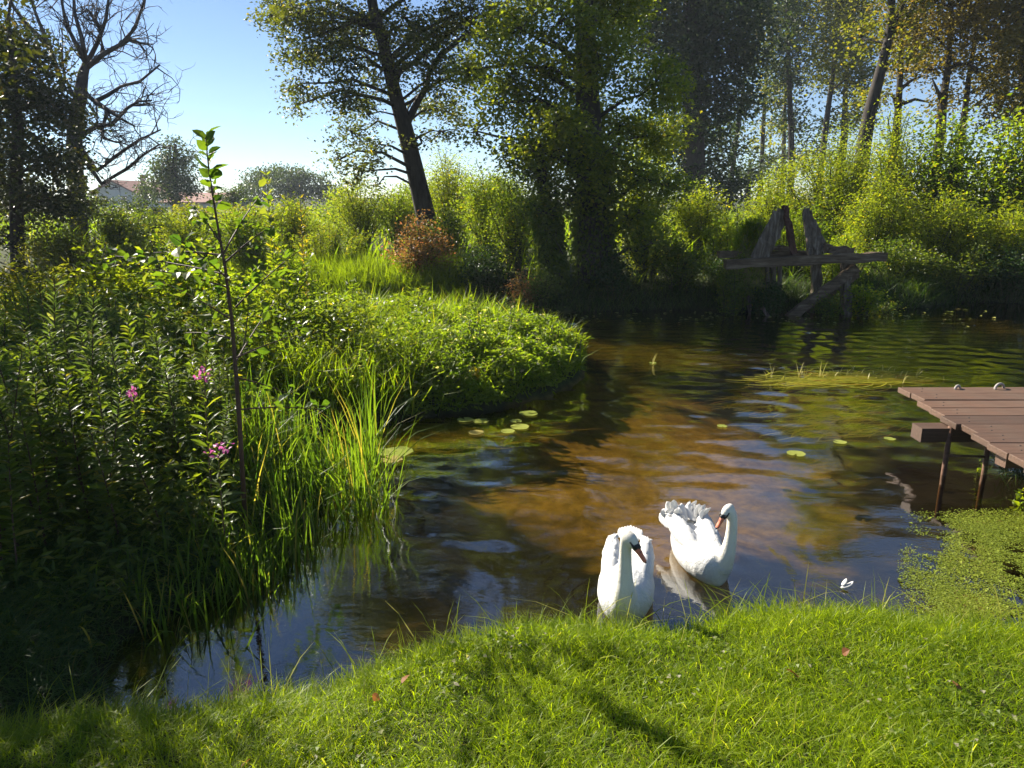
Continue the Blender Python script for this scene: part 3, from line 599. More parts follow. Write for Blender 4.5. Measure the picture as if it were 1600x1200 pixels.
BB = [  # far bank, left to right
    ('willow_bush', 'yellow green bush under the white house at far left', 100, 17.5, 350, 70, 'leaf_olive', 'round', .075, .5),
    ('willow_bush', 'green leafy bush in front of the far house gable', 190, 19, 330, 60, 'leaf_mid', 'round', .08, .5),
    ('bramble_bush', 'low bramble bush with orange tinged leaves on the left of the far bank', 215, 15.5, 385, 75, 'leaf_olive', 'round', .07, .6),
    ('willow_bush', 'dark gap bush under the rounded far tree', 245, 22, 325, 45, 'leaf_mid', 'round', .09, .5),
    ('willow_bush', 'bright yellow bush behind the sapling leaves', 300, 18, 335, 60, 'leaf_yellow', 'round', .075, .5),
    ('willow_bush', 'fresh green bush just right of the sapling top', 390, 17, 330, 60, 'leaf_fresh', 'round', .07, .5),
    ('willow_bush', 'pale yellow bush under the far willow dome', 465, 19, 322, 60, 'leaf_yellow', 'round', .07, .4),
    ('nettle_patch', 'pale feathery thicket above the bright grass strip', 520, 17, 352, 60, 'leaf_yellow', 'spire', .07, .3),
    ('willow_bush', 'tall yellow green willow bush left of the leaning trunk', 565, 21, 288, 55, 'leaf_yellow', 'round', .075, .4),
    ('willow_bush', 'willow bush at the foot of the leaning trunk', 625, 20.5, 300, 50, 'leaf_fresh', 'round', .075, .4),
    ('willow_bush', 'tall pale willow bush right behind the leaning trunk', 705, 22, 255, 55, 'leaf_yellow', 'round', .08, .38),
    ('willow_bush', 'bright willow bush filling the middle below the crowns', 765, 19.5, 268, 55, 'leaf_fresh', 'round', .075, .4),
    ('willow_bush', 'lush yellow green bush left of the slimmer ivy trunk', 805, 17.5, 275, 50, 'leaf_fresh', 'round', .07, .45),
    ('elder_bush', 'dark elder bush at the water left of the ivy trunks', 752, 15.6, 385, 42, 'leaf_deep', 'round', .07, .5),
    ('elder_bush', 'mixed green shrub behind the reddish shrub', 700, 17.6, 330, 46, 'leaf_mid', 'round', .07, .5),
    ('dogwood_bush', 'reddish brown shrub on the bank below the leaning trunk', 652, 15.9, 352, 52, 'leaf_red', 'round', .065, .55),
    ('dogwood_bush', 'small pinkish shrub trailing to the water by the slim ivy trunk', 818, 14.7, 425, 24, 'leaf_red', 'round', .06, .55),
    ('elder_bush', 'small pale leaved shrub at the foot of the slim ivy trunk', 850, 14.55, 425, 28, 'leaf_grey', 'round', .065, .6),
    ('willow_bush', 'sunlit pale shrub shining between ivy tree and dark tree', 1000, 19, 225, 45, 'leaf_yellow', 'round', .075, .45),
    ('hazel_bush', 'leafy hazel bush right of the ivy trunk', 1010, 15.8, 330, 55, 'leaf_ivytree', 'round', .07, .6),
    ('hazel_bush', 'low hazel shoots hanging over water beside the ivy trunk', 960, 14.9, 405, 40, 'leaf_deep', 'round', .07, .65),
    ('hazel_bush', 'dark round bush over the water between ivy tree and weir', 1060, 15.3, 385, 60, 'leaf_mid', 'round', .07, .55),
    ('willow_bush', 'yellow lit bush on slope behind the weir at left', 1090, 19, 290, 50, 'leaf_yellow', 'round', .075, .45),
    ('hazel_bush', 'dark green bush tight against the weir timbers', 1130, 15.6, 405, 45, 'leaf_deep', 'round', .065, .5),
    ('nettle_patch', 'sunny green nettle thicket behind the left weir gable', 1155, 17.5, 335, 55, 'leaf_fresh', 'spire', .08, .35),
    ('nettle_patch', 'nettle thicket rising behind the weir gables', 1240, 17.2, 318, 60, 'leaf_fresh', 'spire', .08, .35),
    ('willow_bush', 'tall yellow willow bush above the weir', 1290, 19.5, 222, 70, 'leaf_yellow', 'round', .08, .32),
    ('willow_bush', 'yellow willow bush below the tall straight stems', 1205, 20.5, 268, 50, 'leaf_yellow', 'round', .08, .35),
    ('willow_bush', 'golden green bush below the leaning right trunk', 1385, 20, 205, 65, 'leaf_yellow', 'round', .085, .45),
    ('maple_bush', 'broad leaved bright green bush at upper right', 1465, 19, 205, 65, 'leaf_fresh', 'round', .11, .7),
    ('maple_bush', 'broad leaved darker bush at the right edge', 1560, 18, 200, 70, 'leaf_fresh', 'round', .11, .7),
    ('maple_bush', 'bush cut by the right edge of the picture', 1640, 17, 225, 60, 'leaf_mid', 'round', .1, .7),
    ('willow_bush', 'olive bush in front of the golden willow', 1370, 17.6, 290, 65, 'leaf_yellow', 'round', .075, .4),
    ('willow_bush', 'grey green bush to the right above the dark water gap', 1460, 17, 310, 65, 'leaf_yellow', 'round', .075, .4),
    ('nettle_patch', 'tall grey green weeds at the far right bank', 1560, 16.5, 320, 70, 'leaf_yellow', 'spire', .09, .3),
    ('hazel_bush', 'dark bush overhanging the water right of the weir post', 1400, 16.2, 380, 65, 'leaf_mid', 'round', .07, .45),
    ('hazel_bush', 'dark low bush along the right water edge', 1500, 16.2, 388, 60, 'leaf_mid', 'round', .07, .45),
    ('hazel_bush', 'dark low bush at the right edge above the water', 1590, 15.8, 385, 60, 'leaf_deep', 'round', .07, .45),
    ('nettle_patch', 'shaded weeds between the weir gables and the post', 1310, 15.8, 370, 50, 'leaf_fresh', 'spire', .07, .35),
]
BB += [('weed_thicket', lab, x, d, top, half, mat, sty, lf, asp) for lab, x, d, top, half, mat, sty, lf, asp in (
    ('sunny leafy thicket behind the sapling at the neck of the peninsula', 300, 8.2, 400, 95, 'leaf_fresh', 'spire', .09, .45), ('leafy thicket left of the sapling with big pale leaves', 180, 8.4, 402, 90, 'leaf_yellow', 'round', .10, .45),
    ('tall thicket at far left behind the weed stems', 60, 8.0, 400, 90, 'leaf_olive', 'spire', .09, .3), ('bushy thicket right of the sapling stem', 430, 8.8, 410, 70, 'leaf_fresh', 'round', .075, .45),
    ('thicket in front of the peninsula neck below the sapling leaves', 300, 6.9, 470, 90, 'leaf_mid', 'spire', .08, .35), ('low thicket by the dark inlet', 430, 7.4, 540, 55, 'leaf_fresh', 'round', .06, .5), ('grey green thicket among the weed stems', 150, 6.4, 450, 110, 'leaf_grey', 'spire', .09, .28))]
BB += [('weed_clump', lab, x, d, top, half, mat, sty, lf, asp) for lab, x, d, top, half, mat, sty, lf, asp in (
    ('tall clump of bright weeds mid peninsula behind the ground cover', 640, 10.4, 455, 50, 'leaf_fresh', 'spire', .09, .22), ('upright reedy clump left of the ground cover', 545, 9.6, 445, 45, 'leaf_fresh', 'spire', .10, .2), ('leafy clump on the crest of the peninsula tip', 790, 9.6, 485, 45, 'leaf_mint', 'round', .06, .5),
    ('leafy clump near the outer end of the peninsula', 858, 9.3, 502, 36, 'leaf_mint', 'spire', .07, .4), ('small leafy clump at the near edge of the peninsula', 690, 7.7, 545, 50, 'leaf_mint', 'round', .055, .5), ('rounded leafy clump above the row of lily pads', 600, 7.9, 540, 45, 'leaf_fresh', 'round', .055, .5),
    ('grassy clump at the outermost tip of the peninsula', 893, 9.5, 512, 22, 'leaf_fresh', 'spire', .10, .18), ('leafy clump in the middle of the peninsula', 730, 8.6, 500, 45, 'leaf_mint', 'round', .06, .5), ('yellow green clump at the left of the peninsula', 510, 8.4, 470, 50, 'leaf_yellow', 'spire', .09, .25))]
BB += [('hedge_bush', 'hedge bush at the skyline ' + w, x, d, top, half, mat, 'round', .15, .55) for w, x, d, top, half, mat in (
    ('under the dark left trees', 40, 34, 330, 70, 'leaf_mid'), ('below the white house', 150, 36, 312, 50, 'leaf_mid'), ('below the pale thin far tree', 225, 40, 313, 46, 'leaf_far'), ('just left of the sapling tip', 300, 36, 316, 44, 'leaf_olive'),
    ('hiding the small red roofed house', 385, 34, 319, 50, 'leaf_olive'), ('below the hazy willow dome', 455, 34, 318, 50, 'leaf_fresh'), ('left of the leaning trunk', 540, 32, 306, 55, 'leaf_fresh'), ('behind the bushes of the middle bank', 650, 34, 290, 60, 'leaf_fresh'), ('seen low through the middle willows', 780, 34, 280, 60, 'leaf_mid'))]
for k, (nm, lab, x, d, top, half, mat, sty, lf, asp) in enumerate(BB):
    bush(nm, lab, 200 + k, x, d, top, half, mat, sty, lf, asp)
# plants at the water by the weir
bush('water_plant', 'bright ferny green plant at the water right of the weir post', 300, 1358, 14.2, 447, 34, 'leaf_fresh', 'round', .07, .5, 1.0, base_z=-.05, cat='plant')
bush('water_plant', 'low green plant under the diagonal weir brace', 301, 1295, 14.1, 462, 24, 'leaf_mid', 'round', .06, .5, 1.0, base_z=-.05, cat='plant')
bush('water_plant', 'dark green plant below the left weir posts', 302, 1208, 14.1, 440, 26, 'leaf_deep', 'spire', .07, .4, 1.2, base_z=-.05, cat='plant')
bush('water_plant', 'leafy weeds climbing in front of the left end of the weir beam', 304, 1150, 14.2, 405, 22, 'leaf_mid', 'spire', .07, .4, 1.0, base_z=-.05, cat='plant')
bush('water_plant', 'sprawling green plant at the water edge near the ferny plant', 303, 1395, 14.3, 472, 26, 'leaf_mid', 'round', .06, .5, .8, base_z=-.05, cat='plant')

# ------------------------------------------------------------------ the ruined weir on the far bank
wr = thing('ruined_weir', 'ruined grey timber weir frame with gables and brace at the far bank', 'weir', G(1250, 492))
W0 = G(1250, 492); rng = RNG(70)
def beam(name, a, b, wid, thick, mat, da=14.2, db=None, seg=8, jit=.010, parent=wr, origin=W0):
    """a timber between two photo points at distance da (db at its other end)"""
    A, B = D(*a, da) - origin, D(*b, db or da) - origin; v = B - A; L_ = np.linalg.norm(v); x = v / L_
    y = nrm(np.cross(np.array((0, 1., 0)), x)); z = np.cross(x, y)       # y across the face seen, z towards the viewer
    m = MB(); m.box((A + B) / 2, (L_, wid, thick), np.stack([x, y, z], 1), jit, rng, seg)
    return m.obj(name, mat, parent)
beam('beam', (1133, 412.5), (1383, 400.5), .165, .2, 'old_wood', 14.0, 14.0, 14, .008)
beam('beam', (1122, 397), (1268, 397), .13, .18, 'old_wood', 14.7, 14.7, 10)
beam('beam', (1205, 388), (1240, 388), .09, .12, 'old_wood', 14.45)
beam('log', (1275, 387), (1334, 394), .15, .15, 'old_wood', 14.3, 14.15, 8, .02)
beam('post', (1322.5, 408), (1322.5, 497), .16, .16, 'old_wood_up', 14.25, seg=8, jit=.012)
beam('post', (1275, 398), (1275, 497), .17, .14, 'old_wood_up', 14.7, seg=8, jit=.012)
for x in (1199, 1208, 1218): beam('post', (x, 405), (x + rng.normal(0, 1.5), 497), .075, .08, 'old_wood_up', 14.6, seg=6, jit=.008)
beam('brace', (1232, 497), (1338, 417), .17, .12, 'old_wood', 14.05, 14.12, 10, .012)
beam('brace', (1252, 496), (1340, 428), .10, .10, 'old_wood', 14.5, 14.5, 8, .01)
for k, (a, b, w) in enumerate((((1177, 404), (1214, 332), .14), ((1187, 405), (1221, 326), .13), ((1197, 404), (1226, 340), .11))): beam('gable_board', a, b, w, .05, 'old_wood_up', 14.05 + .05 * k, seg=9, jit=.011)
beam('gable_post', (1226, 321), (1240, 397), .10, .10, 'rust_wood', 14.1)
for k, (a, b, w) in enumerate((((1258, 327), (1266, 398), .10), ((1263, 329), (1278, 396), .12), ((1270, 345), (1290, 394), .10))): beam('gable_board', a, b, w, .05, 'old_wood_up', 14.1 + .06 * k, seg=9, jit=.012)
beam('stake', (1191, 480), (1206, 502), .07, .07, 'old_wood_up', 14.0, 13.9, 4)
beam('stake', (1170, 462), (1172, 498), .06, .06, 'old_wood_up', 14.3, 14.3, 4)
# moss and dry litter heap beside the gable
c = D(1168, 392, 14.9); bz = hz(c[0], 14.9); m = MB(); r = RNG(71); nu, nv = 26, 10
V = []
for j in range(nv):
    for i in range(nu):
        a = i / nu * 6.283; e = j / (nv - 1) * math.pi / 2; k = 1 + .08 * math.sin(3 * a + 2) + r.normal(0, .03)
        V.append((.55 * math.cos(a) * math.cos(e) * k, .45 * math.sin(a) * math.cos(e) * k, -.1 + (D(1165, 362, 14.9)[2] - bz + .1) * math.sin(e) * (1 + .3 * math.cos(a) * math.cos(e)) * k))
i = np.arange(nv - 1)[:, None] * nu; j = np.arange(nu)[None]; j2 = (j + 1) % nu
m.add(V, [np.stack([i + j, i + j2, i + nu + j2, i + nu + j], -1).reshape(-1, 4)])
mo = thing('mossy_mound', 'rounded mound of moss and dry litter beside the left weir gable', 'mound', (c[0], 14.9, bz)); m.obj('mound', 'litter_moss', mo, True)
m = MB(); P = np.array(V)[r.integers(0, len(V), 5000)] + r.normal(0, .05, (5000, 3)); blades(m, r, P, r.uniform(.08, .26, 5000), .010, r.uniform(.5, 1.4, 5000), r.uniform(0, 1, 5000)); m.obj('tufts', 'grass_tall', mo)['kind'] = 'stuff'

# ------------------------------------------------------------------ the jetty
JZ = .45; jo = G(1400, 604, JZ); jy0 = jo[1]
jt = thing('jetty', 'weathered reddish brown plank jetty reaching in from the right', 'jetty', (3.6, 5.6, 0))
O = np.array((3.6, 5.6, 0)); rng = RNG(80); pitch = .2375
for k in range(11):
    yc = jy0 - pitch * (k + .5); xl = 3.69 - .024 * k + rng.normal(0, .014); ln = 3.2
    bm = bmesh.new(); bmesh.ops.create_cube(bm, size=1)
    for v in bm.verts: v.co = Vector((v.co.x * ln, v.co.y * (pitch - .014), v.co.z * .05))
    bmesh.ops.bevel(bm, geom=list(bm.edges), offset=.006, segments=2, affect='EDGES', profile=.6)
    me = bpy.data.meshes.new('plank'); bm.to_mesh(me); bm.free(); me.materials.append(MATS['deck_wood'])
    o = bpy.data.objects.new('plank', me); COL.objects.link(o); o.parent = jt
    o.location = Vector((xl + ln / 2, yc, JZ - .025 + rng.normal(0, .002))) - Vector(O); o.rotation_euler = (rng.normal(0, .010), rng.normal(0, .002), rng.normal(0, .002))
    for nx in (.14, .20):
        nb = MB(); nb.ellipsoid((-ln / 2 + nx, (-.05 if nx < .17 else .05), .0255), (.008, .008, .003), 8, 4); nb.obj('nail', 'bill_black', o, True)
def jbox(name, c, sz, mat): m = MB(); m.box(np.array(c) - O, sz, None, .002, rng, 6); return m.obj(name, mat, jt)
bl = G(1416, 670, .33)
jbox('beam', (3.33 + 1.55, 5.73, .33), (3.1, .15, .12), 'deck_wood')
jbox('beam', (3.62 + 1.4, 5.10, .335), (2.8, .12, .12), 'deck_wood')
l1, l2 = G(1474, 742), G(1537, 742)
for c in (l1, l2):
    m = MB(); top = np.array((c[0] + .03, c[1] + .05, .40)); m.tube(np.array([c + (0, 0, -.75), c, top]) - O, .020, 10); m.obj('leg', 'rust', jt, True)
m = MB(); m.tube(np.array([l1 + (.012, .02, .16), l2 + (.012, .02, .15)]) - O, .011, 8); m.obj('cross_bar', 'rust', jt, True)
for x in (1491, 1556):
    c = G(x, 605, JZ); m = MB(); w = .034 if x < 1500 else .055; a = np.linspace(-.15, math.pi + .15, 13)
    m.tube(np.stack([c[0] + np.cos(a) * w, np.full(13, c[1] - .05) + np.cos(a) * .02, JZ - .005 + np.sin(a) * w * .95], -1) - O, .012, 8); m.obj('mooring_loop', 'rope', jt, True)

# ------------------------------------------------------------------ the swans
def rot_to(fwd, upv=(0, 0, 1)):
    f = nrm(np.array(fwd, float)); s = nrm(np.cross(upv, f)); return np.stack([f, s, np.cross(f, s)], 1)   # columns: forward, left, up
def loft(mb, secs, n=24):
    """secs: (centre, rotation or None, half width, half height) rings joined to one skin"""
    th = np.arange(n) * 2 * math.pi / n; V = []
    for c, (sy, sz), wy, wz in secs:
        V.append(np.asarray(c) + np.cos(th)[:, None] * wy * np.asarray(sy) + np.sin(th)[:, None] * wz * np.asarray(sz))
    V = np.concatenate(V); k = len(secs); i = np.arange(k - 1)[:, None] * n; j = np.arange(n)[None]; j2 = (j + 1) % n
    mb.add(V, [np.stack([i + j, i + j2, i + n + j2, i + n + j], -1).reshape(-1, 4), np.arange(n)[None, ::-1], (np.arange(n) + (k - 1) * n)[None]])
def feather(mb, p, d, n, L_, w, curl=.12, cup=.25, thick=.003):
    """a blunt, cambered feather vane with thickness"""
    d = nrm(np.asarray(d, float)); s = nrm(np.cross(n, d)); n = np.cross(d, s); ts = (0, .2, .45, .7, .9, 1.0); ws = (.35, .8, 1, .95, .66, .22); V = []
    for side in (1, -1):
        for t, ww in zip(ts, ws):
            for q in (-1, -.5, 0, .5, 1):
                V.append(p + d * (L_ * (t - .04 * abs(q) * (t > .8))) + s * (q * w / 2 * ww) + n * (curl * L_ * t * t - cup * w * q * q * ww * .5 + side * thick / 2))
    Q = [(r * 5 + c, r * 5 + c + 1, r * 5 + 6 + c, r * 5 + 5 + c) for r in range(5) for c in range(4)]; K = 30
    Q2 = [(a + K, dd + K, c + K, b + K) for a, b, c, dd in Q]
    ed = [(r * 5, r * 5 + 5, K + r * 5 + 5, K + r * 5) for r in range(5)] + [(r * 5 + 9, r * 5 + 4, K + r * 5 + 4, K + r * 5 + 9) for r in range(5)] + [(25 + c, 26 + c, K + 26 + c, K + 25 + c) for c in range(4)]
    mb.add(V, np.array(Q + Q2 + ed))
YZ = ((0, 1, 0), (0, 0, 1))
def swan(label, loc, heading, seed, neck, head_fwd, lift, spread, hump):
    rng = RNG(seed); t = thing('swan', label, 'swan', loc, 'pair of swans', math.atan2(heading[1], heading[0]))
    m = MB()
    body = [(.345, .012, .05, .10), (.335, .05, .035, .17), (.30, .095, .015, .21), (.24, .130, -.0, .225), (.14, .155, -.02, .225), (.02, .160, -.03, .22), (-.10, .150, -.03, .215), (-.22, .118, -.01, .21), (-.32, .075, .05, .215), (-.40, .035, .12, .205), (-.43, .01, .15, .19)]
    loft(m, [((x, 0, (zt + zb) / 2 - .02), YZ, w, (zt - zb) / 2 + .02) for x, w, zb, zt in body])
    WR = lambda s: np.array(Matrix.Rotation(math.radians(7 + lift * 9), 3, 'Y') @ Matrix.Rotation(s * -.10 * spread, 3, 'Z'))
    wc = lambda s: np.array((-.05, s * .088, .150 + hump)); wr_ = np.array((.27, .062, .085))
    for s in (-1, 1): m.ellipsoid(wc(s), wr_, 24, 14, WR(s))      # folded wings swell the back
    nk = np.array([p for p, r in neck]); nr = np.array([r for p, r in neck])
    # smooth the neck path
    tt = np.linspace(0, len(nk) - 1, 26); ip = lambda a: np.interp(tt, np.arange(len(nk)), a); sm = np.stack([ip(nk[:, k]) for k in range(3)], 1)
    for _ in range(6): sm[1:-1] = (sm[:-2] + 2 * sm[1:-1] + sm[2:]) / 4
    m.tube(sm, ip(nr), 18)
    hd = sm[-1]; Rh = rot_to(head_fwd); f, sd, upv = Rh[:, 0], Rh[:, 1], Rh[:, 2]
    m.ellipsoid(hd + f * .018 + upv * .004, (.056, .034, .036), 18, 12, Rh); m.ellipsoid(hd + f * .052 - upv * .004, (.034, .025, .025), 16, 10, Rh)
    tmp = m.obj('body', 'swan_white', None)
    md = tmp.modifiers.new('r', 'REMESH'); md.mode = 'VOXEL'; md.voxel_size = .008; md.use_smooth_shade = True
    m2 = tmp.modifiers.new('s', 'SMOOTH'); m2.factor = .6; m2.iterations = 7
    dg = bpy.context.evaluated_depsgraph_get(); me = bpy.data.meshes.new_from_object(tmp.evaluated_get(dg)); bpy.data.objects.remove(tmp)
    me.materials.clear(); me.materials.append(MATS['swan_white']); me.materials.append(MATS['swan_neck'])
    co = np.zeros(len(me.polygons) * 3); me.polygons.foreach_get('center', co); co = co.reshape(-1, 3)
    near = np.min(np.linalg.norm(co[:, None] - sm[None, 5:], axis=2), 1) < .07
    me.polygons.foreach_set('material_index', (near & (co[:, 0] > .16)).astype(np.int32)); me.polygons.foreach_set('use_smooth', np.ones(len(co), bool))
    bo = bpy.data.objects.new('body', me); COL.objects.link(bo); bo.parent = t
    # wings: rows of overlapping feathers over each swelling, long ones lifting at the rear
    for s in (-1, 1):
        w = MB(); c0 = wc(s); R = WR(s); rr = wr_ + .002
        for row in range(6):
            ph = math.radians(-25 + row * 26)
            for k in range(9):
                u = .55 - 1.4 * (k + .5 * (row % 2)) / 9; x = np.clip(u, -.93, .8); q = math.sqrt(1 - x * x)
                nl = np.array((x, s * q * math.cos(ph), q * math.sin(ph))); p = c0 + R @ (nl * rr * .985); n = nrm(R @ (nl / rr))
                dr = R @ np.array((-1, 0, 0.)); dr = dr - n * (dr @ n); L_ = (.07 + .05 * (1 - x) / 2) * rng.uniform(.92, 1.1)
                feather(w, p - n * .003, dr + rng.normal(0, .04, 3), n, L_, L_ * .62, -.05, .3, .002)
        for k in range(14):                 # secondaries, upturned and a little ruffled
            a = (k % 7) / 6; p = np.array((-.17 - .03 * a - .04 * (k > 6), s * (.035 + .09 * a), .200 + hump - .05 * a)); dr = np.array((-1 + .5 * lift * (1 - a), s * (.02 + spread * .12 * a), -.06 + lift * .85 - .15 * a))
            if lift < .2 and (k > 6 or a < .3): continue
            feather(w, p, dr + rng.normal(0, .06, 3), np.array((.35, s * .5 * a, .8)), .12 + rng.uniform(-.02, .02), .075, .06 + .2 * lift, .35)
        for k in range(int(60 * max(0, lift - .1))):     # loose plumes
            p = np.array((-.24 + rng.normal(0, .04), s * rng.uniform(.05, .12), .20 + hump + rng.normal(0, .02))); feather(w, p, np.array((-.5, s * .15, 1)) + rng.normal(0, .3, 3), np.array((.7, s * .4, .4)), rng.uniform(.06, .10), .05, .3, .35)
        w.obj('wing', 'feather', t, True)
    w = MB()
    for k in range(9):
        a = (k - 4) / 4; feather(w, np.array((-.34, a * .035, .175)), (-1, a * .28, .22), (.2, 0, 1), .15 - .03 * abs(a), .045, .02, .15)
    w.obj('tail', 'feather', t, True)
    # bill, black base and knob, eyes
    b0 = hd + f * .074 - upv * .006; dn = nrm(f - upv * .28); su = nrm(np.cross(sd, -dn)); su = su if su @ upv > 0 else -su
    b = MB(); loft(b, [(b0 + dn * x, (sd, su), wy, wz) for x, wy, wz in ((0, .0165, .0200), (.018, .0160, .0170), (.040, .0145, .0120), (.062, .0150, .0085), (.078, .0130, .0070), (.085, .006, .004))], 16)
    bl_ = b.obj('bill', 'bill_orange', t, True)
    b = MB(); b.ellipsoid(b0 + dn * .083 + su * .001, (.008, .006, .0055), 10, 6, np.stack([dn, sd, su], 1)); b.obj('nail', 'bill_black', bl_, True)
    for s in (-1, 1):
        b = MB(); b.ellipsoid(b0 + dn * .030 + su * .0125 + sd * s * .006, (.007, .002, .0025), 8, 5, np.stack([dn, sd, su], 1)); b.obj('nostril', 'bill_black', bl_, True)
    b = MB(); loft(b, [(b0 + dn * x, (sd, su), wy, wz) for x, wy, wz in ((-.020, .0225, .0215), (-.008, .0205, .0215), (.004, .0178, .0212), (.010, .0165, .0195))], 16)
    b.ellipsoid(b0 + dn * .004 + su * .019, (.013, .010, .010), 12, 8, np.stack([dn, sd, su], 1))
    for s in (-1, 1):
        e = hd + f * .045 + upv * .010 + sd * s * .0268; lo = b0 + sd * s * .0165 + upv * .006; mid = (e + lo) / 2 + sd * s * .004; b.tube(np.array([lo, mid, e]), [.0095, .0065, .003], 8)
    b.obj('face_mask', 'bill_black', t, True)
    for s in (-1, 1):
        b = MB(); b.ellipsoid(hd + f * .043 + upv * .011 + sd * s * .0275, (.0058, .0042, .0055), 10, 8, Rh); b.obj('eye', 'bill_black', t, True)
    return t
def local(v, hd):                          # world direction in the swan's own frame
    a = math.atan2(hd[1], hd[0]); return (v[0] * math.cos(a) + v[1] * math.sin(a), -v[0] * math.sin(a) + v[1] * math.cos(a), v[2])
h1 = nrm(np.array((-.20, -1, 0))); c1 = G(978, 930); c1[2] = .0
swan('white swan facing the bank, bill turned to its left, nearest the grass', c1, h1, 1,
     [((.20, 0, .06), .11), ((.28, 0, .10), .095), ((.315, .0, .18), .066), ((.315, -.002, .26), .046), ((.310, -.004, .34), .037), ((.310, -.004, .42), .033), ((.312, -.004, .485), .032), ((.318, 0, .520), .031)],
     local((.62, -.62, -.50), h1), .05, .4, .0)
h2 = nrm(np.array((.16, -1, 0))); c2 = G(1090, 878); c2[2] = .0
swan('white swan with raised ruffled wings and bill tucked to the left, farther from the grass', c2, h2, 2,
     [((.20, 0, .06), .11), ((.275, .025, .10), .09), ((.305, .05, .18), .062), ((.312, .066, .26), .045), ((.31, .074, .34), .037), ((.305, .078, .43), .034), ((.298, .074, .49), .033), ((.286, .060, .518), .031)],
     local((-.70, -.55, -.48), h2), .55, 1.0, .03).scale = (.9, .9, .9)

# ------------------------------------------------------------------ plants of the banks
def inside(polyw, P, margin=0): return sdf(polyw, P[:, 0], P[:, 1]) > margin
def scatter(rng, polyw, n, x0, x1, y0, y1, margin=0, dens=None):
    P = np.stack([rng.uniform(x0, x1, n), rng.uniform(y0, y1, n), np.zeros(n)], -1); k = inside(polyw, P, margin)
    if dens is not None: k &= rng.random(n) < dens(P)
    P = P[k]; P[:, 2] = height(P[:, 0], P[:, 1]) - .005
    return P
def vis(P, pad=60):                        # roughly inside the view
    z = P[:, 1] * math.cos(PIT) - (P[:, 2] - H) * math.sin(PIT); yy = P[:, 1] * math.sin(PIT) + (P[:, 2] - H) * math.cos(PIT)
    x = 800 + F * P[:, 0] / z; y = 600 - F * yy / z
    return (z > .2) & (x > -pad) & (x < 1600 + pad) & (y > -pad) & (y < 1200 + pad * 4)

# lawn
rng = RNG(500); m = MB()
P = scatter(rng, LAWN, 330000, -2.6, 5.2, 1.35, 5.2, -.03); P = P[vis(P)]
w = wob(P[:, 0] * 2.1, P[:, 1] * 2.3); e = sdf(LAWN, P[:, 0], P[:, 1]); n = len(P)
h = (.062 + .030 * w + .040 * np.exp(-((e - .05) / .12) ** 2)) * rng.uniform(.6, 1.45, n); lean = np.exp(-(e / .1) ** 2)
dry = wob(P[:, 0] * .9 + 5, P[:, 1] * 1.1 + 2); ti = np.clip(.45 + .22 * w + .12 * dry + .25 * rng.normal(0, 1, n), 0, .85); ti = np.where(rng.random(n) < .012 + .05 * np.clip(dry, 0, 1), 1, ti)
az = np.where(rng.random(n) < .45 * lean, rng.normal(1.57, .5, n), rng.uniform(0, 6.283, n))
blades(m, rng, P, np.clip(h, .03, .2), rng.uniform(.0022, .0048, n), rng.uniform(.15, 1.2, n), ti, az, .25)
k = rng.random(n) < .008; Q = P[k]
blades(m, rng, Q, rng.uniform(.10, .20, len(Q)), rng.uniform(.003, .006, len(Q)), rng.uniform(.3, 1.2, len(Q)), rng.uniform(.2, .95, len(Q)), None, .25)
print('LAWN blades', n)
k = (np.abs(e - .02) < .07) & (rng.random(n) < .05); Q = P[k]
blades(m, rng, Q, rng.uniform(.12, .30, len(Q)), rng.uniform(.003, .006, len(Q)), rng.uniform(.5, 1.6, len(Q)), rng.uniform(.2, 1, len(Q)), rng.normal(1.57, .9, len(Q)), .3)
tag(m.obj('lawn_grass', 'grass_lawn'), 'bright yellow green lawn grass on the near bank', 'grass', kind='stuff')
# clover among the lawn
m = MB(); P = scatter(rng, LAWN, 9000, -1.6, 4, 1.5, 4.4, .08, lambda P: np.clip(wob(P[:, 0] * 1.4 + 3, P[:, 1] * 1.6) * 1.6 - .1, 0, 1)); P = P[vis(P)]
for q in range(3):
    a = rng.uniform(0, 6.283, len(P)) * 0 + q * 2.094 + P[:, 0] * 37; Q = P + (0, 0, 1) * rng.uniform(.03, .065, (len(P), 1)) * 1.0
    Q[:, 2] = P[:, 2] + .045 + .02 * np.sin(P[:, 1] * 91); leaves(m, rng, Q, .020, .021, np.clip(rng.normal(.5, .25, len(P)), 0, 1), .1, 2.5, np.stack([np.cos(a), np.sin(a), np.full(len(P), .1)], -1))
tag(m.obj('clover', 'leaf_mint'), 'pale clover leaves scattered in the lawn', 'clover', kind='stuff')

# dim grass on the left bank, tall grass on the peninsula and the far shore
m = MB(); P = scatter(rng, LEFT, 42000, -3.4, -.6, 2.0, 5.6, -.03); P = P[vis(P)]; n = len(P)
blades(m, rng, P, rng.uniform(.08, .26, n) * np.clip(.45 + sdf(LEFT, P[:, 0], P[:, 1]), .45, 1.1), rng.uniform(.004, .008, n), rng.uniform(.4, 1.5, n), np.clip(rng.normal(.4, .25, n), 0, 1), None, .25)
tag(m.obj('bank_grass', 'grass_dark'), 'long shaded grass hanging over the left bank', 'grass', kind='stuff')
m = MB(); P = scatter(rng, LEFT, 42000, -5, 1.2, 7.0, 12.4, .02, lambda P: np.where(P[:, 0] < -1.0, .8, np.where(P[:, 1] > 10, .5, .05)) + .12 * (sdf(LEFT, P[:, 0], P[:, 1]) < .2)); P = P[vis(P)]; n = len(P)
h = rng.uniform(.28, .72, n) * (1 + .35 * wob(P[:, 0] * 1.5, P[:, 1] * 1.5)) * np.where(P[:, 0] > .1, .75, 1.1) * np.where(P[:, 1] > 10.2, 1.0, 1)
